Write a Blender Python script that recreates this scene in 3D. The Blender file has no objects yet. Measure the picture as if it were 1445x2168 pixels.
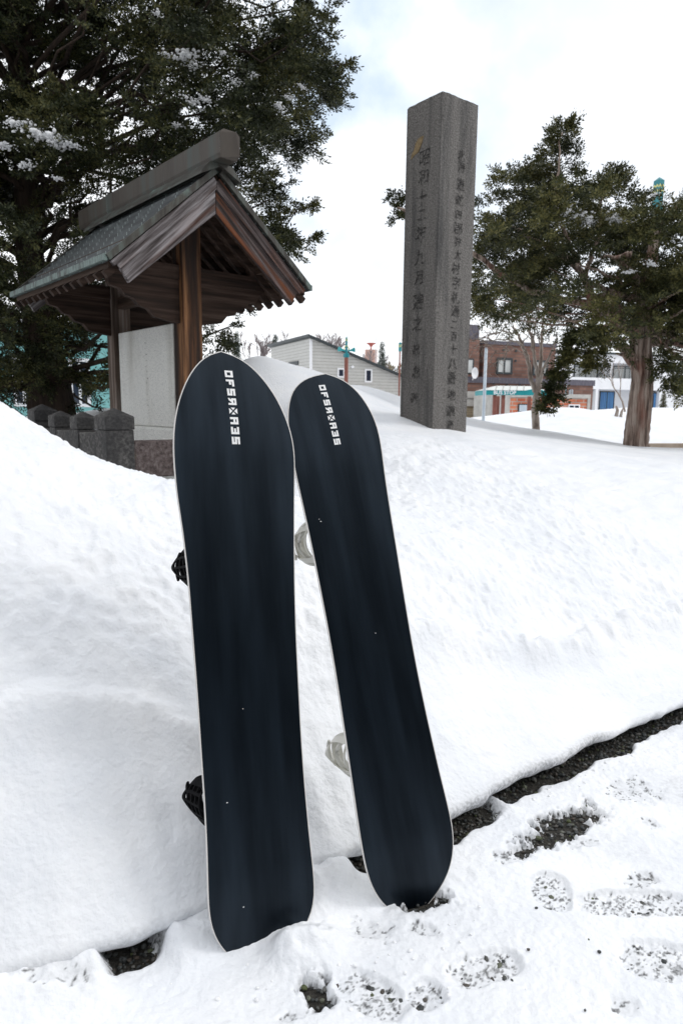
import bpy, bmesh, math, random
import numpy as np
from mathutils import Vector, Matrix
R = math.radians
random.seed(7)
rng = np.random.default_rng(11)
C = bpy.context.scene.collection

# ------------------------------------------------------------------ camera
H = 1.35; PITCH = R(8.7); ROLL = R(0.55); F = 1445.0; CX, CY = 722.5, 1084.0
fw = np.array([0, math.cos(PITCH), -math.sin(PITCH)]); r0 = np.array([1, 0, 0.]); u0 = np.cross(r0, fw)
cr = r0 * math.cos(ROLL) + u0 * math.sin(ROLL); cu = -r0 * math.sin(ROLL) + u0 * math.cos(ROLL)
cam = bpy.data.cameras.new("camera"); co = bpy.data.objects.new("camera", cam); C.objects.link(co)
cam.sensor_fit = 'VERTICAL'; cam.sensor_height = 36.0; cam.sensor_width = 24.0; cam.lens = 24.0
cam.clip_start = 0.05; cam.clip_end = 3000
cam.dof.use_dof = True; cam.dof.focus_distance = 2.1; cam.dof.aperture_fstop = 7.0
M = Matrix(((cr[0], cu[0], -fw[0], 0), (cr[1], cu[1], -fw[1], 0), (cr[2], cu[2], -fw[2], H), (0, 0, 0, 1)))
co.matrix_world = M
bpy.context.scene.camera = co
CAM = np.array([0, 0, H])

def ray(px, py): return fw + cr * (px - CX) / F - cu * (py - CY) / F
def at(px, py, Y): v = ray(px, py); return CAM + v * (Y / v[1])          # a pixel of the photo -> a point of the place
def atz(px, py, Z): v = ray(px, py); return CAM + v * ((Z - H) / v[2])
def plane(px, py, P, n): v = ray(px, py); n = np.array(n, float); return CAM + v * (((np.array(P) - CAM) @ n) / (v @ n))

# ------------------------------------------------------------------ world, sun, exposure
SUN_EL, SUN_DIR = R(38), np.array([0.90, -0.02])
w = bpy.data.worlds.new("World"); bpy.context.scene.world = w; w.use_nodes = True
nt = w.node_tree; nt.nodes.clear(); N = nt.nodes.new; LK = nt.links.new
out = N('ShaderNodeOutputWorld'); bg = N('ShaderNodeBackground'); LK(bg.outputs[0], out.inputs[0]); bg.inputs[1].default_value = 0.1
sky = N('ShaderNodeTexSky'); sky.sky_type = 'NISHITA'; sky.sun_disc = False; sky.sun_elevation = SUN_EL
sky.sun_rotation = math.atan2(SUN_DIR[0], SUN_DIR[1])
tc = N('ShaderNodeTexCoord'); mp = N('ShaderNodeMapping'); mp.inputs['Scale'].default_value = (1, 1, 1.6); mp.inputs['Location'].default_value = (0.35, 0.1, 0.55)
LK(tc.outputs['Generated'], mp.inputs[0])
nz = N('ShaderNodeTexNoise'); nz.inputs['Scale'].default_value = 1.7; nz.inputs['Detail'].default_value = 7; nz.inputs['Roughness'].default_value = 0.55
LK(mp.outputs[0], nz.inputs[0])
rp = N('ShaderNodeValToRGB'); rp.color_ramp.elements[0].position = 0.36; rp.color_ramp.elements[0].color = (0.70, 0.70, 0.70, 1)
rp.color_ramp.elements[1].position = 0.56; rp.color_ramp.elements[1].color = (1, 1, 1, 1)
LK(nz.outputs[0], rp.inputs[0])
mx = N('ShaderNodeMix'); mx.data_type = 'RGBA'; LK(rp.outputs[0], mx.inputs[0]); LK(sky.outputs[0], mx.inputs[6]); mx.inputs[7].default_value = (11.1, 11.3, 11.6, 1)
dp = N('ShaderNodeVectorMath'); dp.operation = 'DOT_PRODUCT'; LK(tc.outputs['Generated'], dp.inputs[0]); d0 = ray(745, 130); d0 = d0 / np.linalg.norm(d0); dp.inputs[1].default_value = tuple(d0)
m1 = N('ShaderNodeMapRange'); m1.inputs[1].default_value = .955; m1.inputs[2].default_value = .992; LK(dp.outputs['Value'], m1.inputs[0])
nz2 = N('ShaderNodeTexNoise'); nz2.inputs['Scale'].default_value = 7; nz2.inputs['Detail'].default_value = 6; LK(tc.outputs['Generated'], nz2.inputs[0])
m2 = N('ShaderNodeMapRange'); m2.inputs[1].default_value = .36; m2.inputs[2].default_value = .62; LK(nz2.outputs[0], m2.inputs[0])
m3 = N('ShaderNodeMath'); m3.operation = 'MULTIPLY'; LK(m1.outputs[0], m3.inputs[0]); LK(m2.outputs[0], m3.inputs[1])
mb_ = N('ShaderNodeMix'); mb_.data_type = 'RGBA'; LK(m3.outputs[0], mb_.inputs[0]); LK(mx.outputs[2], mb_.inputs[6]); mb_.inputs[7].default_value = (6.2, 7.3, 8.7, 1)
LK(mb_.outputs[2], bg.inputs[0])
sl = bpy.data.lights.new("sun", 'SUN'); so = bpy.data.objects.new("sun", sl); C.objects.link(so)
sl.energy = .75; sl.angle = R(16); sl.color = (1, .97, .93)
sd = Vector((SUN_DIR[0], SUN_DIR[1], 0)).normalized() * math.cos(SUN_EL) + Vector((0, 0, math.sin(SUN_EL)))
so.rotation_euler = sd.to_track_quat('Z', 'Y').to_euler()
vs = bpy.context.scene.view_settings; vs.view_transform = 'Standard'; vs.look = 'None'; vs.exposure = 0.27; vs.gamma = 1; vs.use_curve_mapping = False
bpy.context.scene.cycles.max_bounces = 6; bpy.context.scene.cycles.transparent_max_bounces = 8

# ------------------------------------------------------------------ noise
def _h(ix, iy, iz):
    n = (ix.astype(np.int64) * 374761393 + iy.astype(np.int64) * 668265263 + iz.astype(np.int64) * 2147483647) & 0xffffffff
    n = ((n ^ (n >> 13)) * 1274126177) & 0xffffffff
    n = ((n ^ (n >> 16)) * 2246822519) & 0xffffffff
    return ((n ^ (n >> 15)) & 0xffffff) / float(0xffffff)
def vn(x, y, z=None):
    x = np.asarray(x, float); y = np.asarray(y, float); z = np.zeros_like(x) if z is None else np.asarray(z, float)
    ix, iy, iz = np.floor(x), np.floor(y), np.floor(z); fx, fy, fz = x - ix, y - iy, z - iz
    fx, fy, fz = [a * a * (3 - 2 * a) for a in (fx, fy, fz)]
    r = 0
    for dx in (0, 1):
        for dy in (0, 1):
            for dz in (0, 1):
                r = r + _h(ix + dx, iy + dy, iz + dz) * (fx if dx else 1 - fx) * (fy if dy else 1 - fy) * (fz if dz else 1 - fz)
    return r * 2 - 1
def fbm(x, y, z=None, o=4, g=.5):
    a, s, t = 1.0, 0, 0
    for k in range(o):
        s = s + a * vn(x * 2**k + 17.3 * k, y * 2**k - 9.1 * k, None if z is None else z * 2**k + 3.7 * k); t += a; a *= g
    return s / t
def sm(a, b, x):
    t = np.clip((x - a) / (b - a), 0, 1); return t * t * (3 - 2 * t)

# ------------------------------------------------------------------ object helpers
def link(o, parent=None, label=None, cat=None, group=None, kind=None):
    C.objects.link(o)
    if parent is not None: o.parent = parent
    if label: o['label'] = label
    if cat: o['category'] = cat
    if group: o['group'] = group
    if kind: o['kind'] = kind
    return o
def empty(name, label, cat, loc=(0, 0, 0), rz=0, group=None):
    o = bpy.data.objects.new(name, None); o.empty_display_size = .2; o.location = loc; o.rotation_euler = (0, 0, rz)
    return link(o, None, label, cat, group)
def fast_mesh(name, V, Fc, mat=None, smooth=False):
    me = bpy.data.meshes.new(name); V = np.asarray(V, np.float32); Fc = np.asarray(Fc, np.int32)
    n = Fc.shape[1]
    me.vertices.add(len(V)); me.vertices.foreach_set('co', V.ravel())
    me.loops.add(Fc.size); me.loops.foreach_set('vertex_index', Fc.ravel())
    me.polygons.add(len(Fc)); me.polygons.foreach_set('loop_start', np.arange(0, Fc.size, n, dtype=np.int32))
    me.polygons.foreach_set('use_smooth', np.full(len(Fc), smooth)); me.update(calc_edges=True)
    if mat: me.materials.append(mat)
    return me

class MB:
    def __init__(s): s.v = []; s.f = []
    def add(s, V, Fc):
        b = len(s.v); s.v += [tuple(map(float, p)) for p in V]; s.f += [tuple(b + i for i in f) for f in Fc]; return s
    def box(s, x0, x1, y0, y1, z0, z1):
        V = [(x, y, z) for z in (z0, z1) for x, y in ((x0, y0), (x1, y0), (x1, y1), (x0, y1))]
        return s.add(V, [(3, 2, 1, 0), (4, 5, 6, 7), (0, 1, 5, 4), (1, 2, 6, 5), (2, 3, 7, 6), (3, 0, 4, 7)])
    def hexa(s, b, t):          # b,t: 4 pts each
        return s.add(list(b) + list(t), [(3, 2, 1, 0), (4, 5, 6, 7), (0, 1, 5, 4), (1, 2, 6, 5), (2, 3, 7, 6), (3, 0, 4, 7)])
    def bar(s, a, b, wd, ht, up=(0, 0, 1)):
        a, b, up = np.array(a, float), np.array(b, float), np.array(up, float)
        d = b - a; d /= np.linalg.norm(d); x = np.cross(d, up); x /= np.linalg.norm(x); z = np.cross(x, d)
        q = [(-1, -1), (1, -1), (1, 1), (-1, 1)]
        return s.hexa([a + x * i * wd / 2 + z * j * ht / 2 for i, j in q], [b + x * i * wd / 2 + z * j * ht / 2 for i, j in q])
    def prism(s, poly, f0, f1):     # poly of 2-D points, f0/f1 map a 2-D point to the two faces
        n = len(poly); V = [f0(p) for p in poly] + [f1(p) for p in poly]
        return s.add(V, [tuple(range(n))[::-1], tuple(range(n, 2 * n))] + [(i, (i + 1) % n, n + (i + 1) % n, n + i) for i in range(n)])
    def tube(s, P, rad, seg=10, cap=True):
        P = [np.array(p, float) for p in P]; n = len(P)
        if not hasattr(rad, '__len__'): rad = [rad] * n
        ref = np.array([0.13, 0.97, 0.2]); V = []
        for i in range(n):
            d = P[min(i + 1, n - 1)] - P[max(i - 1, 0)]; d /= (np.linalg.norm(d) + 1e-9)
            x = np.cross(d, ref)
            if np.linalg.norm(x) < .1: x = np.cross(d, (1, 0, 0.1))
            x /= np.linalg.norm(x); y = np.cross(d, x)
            V += [P[i] + rad[i] * (x * math.cos(a) + y * math.sin(a)) for a in [2 * math.pi * k / seg for k in range(seg)]]
        Fc = [(i * seg + k, i * seg + (k + 1) % seg, (i + 1) * seg + (k + 1) % seg, (i + 1) * seg + k) for i in range(n - 1) for k in range(seg)]
        if cap: Fc += [tuple(range(seg))[::-1], tuple(range((n - 1) * seg, n * seg))]
        return s.add(V, Fc)
    def build(s, name, mat, parent=None, smooth=False, bevel=0, **kw):
        me = bpy.data.meshes.new(name); me.from_pydata(s.v, [], s.f); me.update()
        if mat: me.materials.append(mat)
        if smooth:
            for p in me.polygons: p.use_smooth = True
        o = bpy.data.objects.new(name, me)
        bm = bmesh.new(); bm.from_mesh(me); bmesh.ops.recalc_face_normals(bm, faces=bm.faces); bm.to_mesh(me); bm.free()
        if bevel:
            b = o.modifiers.new('bevel', 'BEVEL'); b.width = bevel; b.segments = 2; b.limit_method = 'ANGLE'; b.angle_limit = R(40)
        return link(o, parent, **kw)

# ------------------------------------------------------------------ materials
def mat(name, cols, rough=.7, scale=5, stretch=(1, 1, 1), bump=0, bscale=None, detail=5, pos=(.35, .65), spec=.5, metal=0, mix2=None, rot=None):
    m = bpy.data.materials.new(name); m.use_nodes = True; t = m.node_tree; b = t.nodes['Principled BSDF']
    b.inputs['Roughness'].default_value = rough; b.inputs['Specular IOR Level'].default_value = spec; b.inputs['Metallic'].default_value = metal
    if len(cols) == 1 and not bump:
        b.inputs['Base Color'].default_value = (*cols[0], 1); return m
    n = t.nodes.new; L = t.links.new
    c = n('ShaderNodeTexCoord'); mp = n('ShaderNodeMapping'); mp.inputs['Scale'].default_value = stretch; co_ = c.outputs['Object']
    if rot: mr_ = n('ShaderNodeMapping'); mr_.inputs['Rotation'].default_value = rot; L(co_, mr_.inputs[0]); co_ = mr_.outputs[0]
    L(co_, mp.inputs[0])
    z = n('ShaderNodeTexNoise'); z.inputs['Scale'].default_value = scale; z.inputs['Detail'].default_value = detail; z.inputs['Roughness'].default_value = .6; L(mp.outputs[0], z.inputs[0])
    r = n('ShaderNodeValToRGB'); e = r.color_ramp.elements
    while len(e) < len(cols): e.new(.5)
    for i, k in enumerate(cols):
        e[i].position = pos[0] + (pos[1] - pos[0]) * i / max(1, len(cols) - 1); e[i].color = (*k, 1)
    L(z.outputs[0], r.inputs[0]); col = r.outputs[0]
    if mix2:     # (colour, scale, stretch, lo, hi, amount)
        k, s2, st2, lo, hi, am = mix2
        mp2 = n('ShaderNodeMapping'); mp2.inputs['Scale'].default_value = st2; mp2.inputs['Location'].default_value = (3.1, 1.7, .4); L(co_, mp2.inputs[0])
        z2 = n('ShaderNodeTexNoise'); z2.inputs['Scale'].default_value = s2; z2.inputs['Detail'].default_value = 6; L(mp2.outputs[0], z2.inputs[0])
        mr = n('ShaderNodeMapRange'); mr.inputs[1].default_value = lo; mr.inputs[2].default_value = hi; mr.inputs[4].default_value = am; L(z2.outputs[0], mr.inputs[0])
        x = n('ShaderNodeMix'); x.data_type = 'RGBA'; L(mr.outputs[0], x.inputs[0]); L(col, x.inputs[6]); x.inputs[7].default_value = (*k, 1); col = x.outputs[2]
    L(col, b.inputs['Base Color'])
    if bump:
        bz = n('ShaderNodeTexNoise'); bz.inputs['Scale'].default_value = bscale or scale * 3; bz.inputs['Detail'].default_value = 6; L(mp.outputs[0], bz.inputs[0])
        bp = n('ShaderNodeBump'); bp.inputs['Strength'].default_value = bump; bp.inputs['Distance'].default_value = .02; L(bz.outputs[0], bp.inputs['Height']); L(bp.outputs[0], b.inputs['Normal'])
    return m
def brick_mat(name, c1, c2, mortar, scale, bw=.5, rh=.25, ms=.02, rough=.8, rot=(R(90), 0, 0), bump=.3):
    m = bpy.data.materials.new(name); m.use_nodes = True; t = m.node_tree; b = t.nodes['Principled BSDF']; n = t.nodes.new; L = t.links.new
    b.inputs['Roughness'].default_value = rough
    c = n('ShaderNodeTexCoord'); mp = n('ShaderNodeMapping'); mp.inputs['Rotation'].default_value = rot; L(c.outputs['Object'], mp.inputs[0])
    k = n('ShaderNodeTexBrick'); k.inputs['Scale'].default_value = scale; k.inputs['Brick Width'].default_value = bw; k.inputs['Row Height'].default_value = rh
    k.inputs['Mortar Size'].default_value = ms; k.inputs['Color1'].default_value = (*c1, 1); k.inputs['Color2'].default_value = (*c2, 1); k.inputs['Mortar'].default_value = (*mortar, 1)
    L(mp.outputs[0], k.inputs[0])
    z = n('ShaderNodeTexNoise'); z.inputs['Scale'].default_value = 2.5; z.inputs['Detail'].default_value = 6; L(c.outputs['Object'], z.inputs[0])
    mr = n('ShaderNodeMapRange'); mr.inputs[3].default_value = .6; mr.inputs[4].default_value = 1.35; L(z.outputs[0], mr.inputs[0])
    x = n('ShaderNodeMix'); x.data_type = 'RGBA'; x.blend_type = 'MULTIPLY'; x.inputs[0].default_value = 1; L(k.outputs[0], x.inputs[6]); L(mr.outputs[0], x.inputs[7]); L(x.outputs[2], b.inputs['Base Color'])
    bp = n('ShaderNodeBump'); bp.inputs['Strength'].default_value = bump; bp.inputs['Distance'].default_value = .01; bp.invert = True; L(k.outputs['Fac'], bp.inputs['Height']); L(bp.outputs[0], b.inputs['Normal'])
    return m

m_snow = mat('snow', [(.78, .80, .835), (.86, .868, .885)], .55, 3, bump=.35, bscale=55, spec=.25)
def snow_setup():
    t = m_snow.node_tree; n = t.nodes.new; L = t.links.new; b = t.nodes['Principled BSDF']
    a = n('ShaderNodeAttribute'); a.attribute_name = 'dirt'; src = b.inputs['Base Color'].links[0].from_socket
    z = n('ShaderNodeTexNoise'); z.inputs['Scale'].default_value = 90; z.inputs['Detail'].default_value = 4
    c = n('ShaderNodeTexCoord'); L(c.outputs['Object'], z.inputs[0])
    mm = n('ShaderNodeMath'); mm.operation = 'MULTIPLY'; L(a.outputs['Fac'], mm.inputs[0])
    mr = n('ShaderNodeMapRange'); mr.inputs[1].default_value = .35; mr.inputs[2].default_value = .65; mr.inputs[3].default_value = .35; L(z.outputs[0], mr.inputs[0]); L(mr.outputs[0], mm.inputs[1])
    x = n('ShaderNodeMix'); x.data_type = 'RGBA'; L(mm.outputs[0], x.inputs[0]); L(src, x.inputs[6]); x.inputs[7].default_value = (.05, .05, .048, 1); L(x.outputs[2], b.inputs['Base Color'])
snow_setup()
m_snowc = mat('snow_clump', [(.84, .85, .87), (.9, .9, .91)], .6, 8, bump=.3)
m_gravel = mat('gravel_bed', [(.012, .011, .009), (.05, .045, .035)], .9, 90, bump=.8, bscale=150)
m_stone = bpy.data.materials.new('gravel_stone'); m_stone.use_nodes = True
def stone_setup():
    t = m_stone.node_tree; n = t.nodes.new; L = t.links.new; b = t.nodes['Principled BSDF']; b.inputs['Roughness'].default_value = .65
    g = n('ShaderNodeNewGeometry'); r = n('ShaderNodeValToRGB'); e = r.color_ramp.elements
    cols = [(0, (.018, .02, .02)), (.3, (.04, .045, .045)), (.55, (.07, .072, .066)), (.75, (.05, .035, .025)), (.88, (.13, .13, .12)), (1, (.06, .075, .02))]
    while len(e) < len(cols): e.new(.5)
    for i, (p, c) in enumerate(cols): e[i].position = p; e[i].color = (*c, 1)
    L(g.outputs['Random Per Island'], r.inputs[0]); L(r.outputs[0], b.inputs['Base Color'])
stone_setup()
WOOD = [(.022, .013, .009), (.06, .034, .022), (.11, .08, .065)]
def wood(name, axis, cols=WOOD, mix2=None, rough=.8):
    st = [22, 22, 22]; st[axis] = 1.2
    return mat(name, cols, rough, 1.0, tuple(st), bump=.5, bscale=1.6, detail=8, mix2=mix2, spec=.25)
m_wood_z = wood('wood_upright', 2, [(.02, .012, .009), (.10, .044, .02), (.28, .14, .065)], mix2=((.022, .016, .014), 1.0, (9, 9, .7), .40, .56, .92))
m_wood_zg = wood('wood_upright_grey', 2, [(.05, .035, .027), (.13, .095, .075), (.24, .2, .175)])
m_wood_x = wood('wood_cross', 0, [(.011, .007, .005), (.034, .019, .013), (.065, .042, .032)])
m_wood_y = wood('wood_long', 1, [(.02, .012, .008), (.05, .03, .02), (.09, .06, .045)])
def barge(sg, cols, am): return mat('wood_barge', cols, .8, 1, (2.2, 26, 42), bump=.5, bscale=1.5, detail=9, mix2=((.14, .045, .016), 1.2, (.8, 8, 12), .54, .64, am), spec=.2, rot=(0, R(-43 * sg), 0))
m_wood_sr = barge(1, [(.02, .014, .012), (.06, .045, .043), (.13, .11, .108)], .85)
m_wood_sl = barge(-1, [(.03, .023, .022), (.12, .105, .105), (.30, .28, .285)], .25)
m_copper = mat('aged_copper', [(.02, .017, .014), (.045, .042, .035), (.07, .082, .072)], .5, 2.5, (9, 1.2, 1.2), bump=.15, mix2=((.22, .33, .30), 3.5, (1, 5, .8), .58, .72, .75), metal=.3)
m_edge = mat('copper_edge', [(.07, .10, .092), (.16, .21, .195)], .55, 14, (1, 3, 1), mix2=((.03, .03, .025), 6, (1, 4, 1), .55, .62, .9), metal=.2)
m_granite = mat('pale_granite', [(.26, .265, .255), (.66, .66, .63), (.76, .75, .71)], .6, 120, pos=(.32, .6), bump=.1, mix2=((.30, .28, .23), 1.5, (3, 3, .6), .5, .75, .6))
m_rock = mat('dark_stone', [(.018, .017, .016), (.05, .047, .045), (.11, .105, .10)], .85, 45, bump=.5, bscale=60, mix2=((.012, .012, .013), 3, (1, 1, .5), .48, .62, .8))
m_rockr = mat('rust_stone', [(.03, .02, .018), (.075, .055, .052), (.12, .10, .095)], .85, 50, bump=.5, bscale=60, mix2=((.085, .07, .02), 9, (1, 1, .6), .62, .7, .6))
m_pillar = mat('pillar_stone', [(.05, .046, .042), (.145, .135, .126), (.27, .255, .24)], .85, 75, pos=(.22, .78), bump=.8, bscale=62, mix2=((.035, .035, .036), 1.6, (7, 7, .55), .5, .72, .75))
m_carve = mat('carved_shadow', [(.02, .019, .018), (.05, .046, .044), (.17, .16, .15)], .95, 22, pos=(.42, .62))
m_ochre = mat('ochre_chip', [(.16, .11, .055), (.26, .19, .10)], .85, 30, bump=.4)
m_bark = mat('yew_bark', [(.05, .034, .027), (.30, .22, .18), (.52, .43, .37)], .9, 1.4, (15, 15, 1.3), bump=1, bscale=2.5, detail=9, pos=(.36, .62), mix2=((.24, .09, .06), 2, (2.4, 2.4, .9), .5, .68, .7))
m_barkd = mat('dark_bark', [(.02, .013, .009), (.06, .038, .026)], .9, 2, (8, 8, 1), bump=.6)
m_barkp = mat('pale_bark', [(.16, .12, .10), (.34, .28, .24), (.42, .37, .33)], .85, 6, (2, 2, .8), bump=.4)
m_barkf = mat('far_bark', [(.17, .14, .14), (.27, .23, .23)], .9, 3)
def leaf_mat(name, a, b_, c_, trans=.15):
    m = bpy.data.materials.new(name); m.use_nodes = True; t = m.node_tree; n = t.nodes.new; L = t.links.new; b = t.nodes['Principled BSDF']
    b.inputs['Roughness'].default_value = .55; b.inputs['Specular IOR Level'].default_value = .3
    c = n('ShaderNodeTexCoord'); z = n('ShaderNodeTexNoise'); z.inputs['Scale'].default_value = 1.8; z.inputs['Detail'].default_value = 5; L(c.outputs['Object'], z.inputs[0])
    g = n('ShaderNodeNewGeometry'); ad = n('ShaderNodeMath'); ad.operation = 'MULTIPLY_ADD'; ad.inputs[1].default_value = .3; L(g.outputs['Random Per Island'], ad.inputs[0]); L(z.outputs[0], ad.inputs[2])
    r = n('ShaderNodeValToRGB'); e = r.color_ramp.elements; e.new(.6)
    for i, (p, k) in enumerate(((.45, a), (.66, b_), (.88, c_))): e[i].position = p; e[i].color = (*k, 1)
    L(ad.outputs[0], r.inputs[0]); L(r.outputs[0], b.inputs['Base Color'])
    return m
m_leaf = leaf_mat('yew_needles', (.012, .018, .007), (.034, .042, .013), (.11, .105, .034))  # third tone raised to stand for lit tips, scattered by noise
m_leaf2 = leaf_mat('yew_needles_sunny', (.020, .027, .010), (.060, .066, .021), (.18, .165, .055))  # third tone carries lit tips here too
m_leaf3 = leaf_mat('far_needles', (.05, .07, .06), (.08, .10, .085), (.12, .14, .11))  # needle colour lightened to stand for distance haze

# ------------------------------------------------------------------ terrain
EA = R(33.5); ev = np.array([math.cos(EA), math.sin(EA)]); nv = np.array([-math.sin(EA), math.cos(EA)]); P0 = np.array([0, 1.765])
def edge_w(u): return np.interp(u, [-4, -1.6, -.86, -.54, 0, .44, 1.2, 1.83, 3, 6], [.5, .2, .075, .023, 0, -.015, .05, .05, .0, -.3]) + .012 * vn(u * 6, u * 0 + 3) + .006 * vn(u * 21, u * 0 + 8)
ctl = []
def cp(px, py, Y): p = at(px, py, Y); ctl.append((p[0], p[1], p[2]))
for a in [(50, 1105, 2.0), (300, 1135, 2.3), (560, 1130, 2.5), (800, 1150, 2.9), (1100, 1190, 3.5), (1400, 1190, 3.9), (930, 1330, 2.72), (1130, 1350, 2.95), (1400, 1345, 3.4), (1560, 1330, 3.7), (1250, 1260, 3.4), (1000, 1230, 3.05),
          (0, 862, 3.3), (-120, 760, 3.2), (50, 915, 3.4), (90, 955, 3.55), (135, 985, 3.7), (230, 1032, 3.9), (330, 1066, 4.1), (380, 1076, 4.2), (500, 1078, 4.3), (640, 1070, 4.5),
          (847, 886, 6.25), (913, 906, 6.0), (988, 914, 6.3), (750, 960, 5.0), (1000, 1000, 4.6), (1200, 1010, 5.0), (1400, 1020, 5.2),
          (540, 753, 8.0), (610, 768, 8.1), (680, 790, 8.0), (740, 838, 7.6), (785, 819, 10.5), (830, 836, 10.2), (850, 868, 9.0), (470, 790, 8.0),
          (1022, 909, 8.5), (1133, 913, 11), (1210, 920, 10), (1340, 946, 9.5), (1445, 948, 9.3), (1560, 950, 9.3), (1100, 913, 9.5),
          (1130, 893, 15), (1180, 863, 16), (1240, 866, 16.5), (1290, 880, 17), (1340, 862, 19), (1445, 864, 19), (1600, 866, 19), (1060, 905, 15), (1010, 900, 14)]: cp(*a)
for a in [(-1.9, 5.4, .7), (-1.2, 5.6, .72), (-2.8, 4.9, .8), (-.9, 4.9, .78), (-3.0, 7, .9), (-6, 8, 1.2), (-4, 3.2, 1.6), (-7, 3, 1.6), (-1.0, 6.5, 1.2), (7, 4, .7), (10, 10, .8), (-10, 16, 1.0), (-3, 13, .9), (1.2, 13.5, .9), (5.5, 12.2, .55), (8, 12.2, .6),
          (0, 24, .5), (12, 26, .5), (-14, 28, .5), (25, 24, .5), (-25, 15, .6), (30, 45, .5), (0, 50, .5), (-40, 45, .5), (22, 8, .7), (-18, 4, 1.2)]: ctl.append(a)
ctl = np.array(ctl); XY = ctl[:, :2]
def kern(d2): return np.sqrt(d2 + .12)
D2 = ((XY[:, None] - XY[None]) ** 2).sum(-1); K = -kern(D2) + np.eye(len(XY)) * -0.0
A = np.block([[kern(D2) + np.eye(len(XY)) * -.01, np.ones((len(XY), 1))], [np.ones((1, len(XY))), np.zeros((1, 1))]])
W = np.linalg.solve(A, np.append(ctl[:, 2], 0))
def G(x, y):
    sh = x.shape; q = np.stack([x.ravel(), y.ravel()], 1); r_ = np.full(len(q), W[-1])
    for i in range(len(XY)): r_ += W[i] * kern(((q - XY[i]) ** 2).sum(1))
    r_ = r_.reshape(sh); far = sm(22, 45, np.hypot(x, y)); return r_ * (1 - far) + .5 * far
def us(x, y):
    dx, dy = x - P0[0], y - P0[1]; u = dx * ev[0] + dy * ev[1]; return u, dx * nv[0] + dy * nv[1] - edge_w(u)
def ground(x, y):
    x = np.atleast_1d(np.asarray(x, float)); y = np.atleast_1d(np.asarray(y, float)); u, s = us(x, y); s = np.maximum(s, 0)
    L_ = .40 - .15 * sm(.35, .9, u) + .25 * sm(-1.0, -2.5, u)
    g = G(x, y); base = .10 + (g - .10) * (1 - np.exp(-(s / L_) ** 1.25))
    nearf = sm(0, .12, s) * (1 - sm(6, 14, s))
    base = base + nearf * (.030 * fbm(x * 1.7, y * 1.7, o=2) * (1 - sm(2.5, 4, s) * .4))
    rough = sm(.25, .6, s) * (1 - sm(1.4 + .6 * sm(0, 1.5, u), 2.4 + .9 * sm(0, 1.5, u), s))
    lump = fbm(x * 9, y * 9, base * 9, o=4, g=.62)
    base = base + rough * (.032 * lump + .016 * (1 - 2 * np.abs(fbm(x * 17, y * 17, base * 17, o=3))))
    face = sm(0, .08, s) * (1 - sm(.35, .7, s))
    base = base + face * (.018 * fbm(u * 1.8, s * 11 + u * 1.2, o=3) + .004 * fbm(x * 22, y * 22, o=3))
    ridge = np.exp(-((s - (.30 + .10 * vn(u * 1.7, u * 0))) / .035) ** 2) * sm(-2.2, -1.2, u) * (1 - sm(-.35, -.05, u))
    ridge2 = np.exp(-((s - (.46 + .12 * vn(u * 1.3, u * 0 + 5))) / .055) ** 2) * sm(.35, .7, u)
    base = base + .032 * ridge * (1 + .8 * fbm(x * 18, y * 18, o=4)) + .05 * ridge2 * (1 + .9 * fbm(x * 11, y * 11, o=4))
    base = base + .002 * fbm(x * 60, y * 60, o=2) * (1 - sm(3, 8, s))
    crest = sm(2.6, 3.2, y) * (1 - sm(4.0, 4.6, y)) * (1 - sm(-1.2, -.7, x))      # crumbly edge of the drift in front of the stone fence
    base = base + crest * .022 * np.abs(fbm(x * 14, y * 14, o=3))
    return base
def gz(x, y): return float(ground([x], [y])[0])

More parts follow.
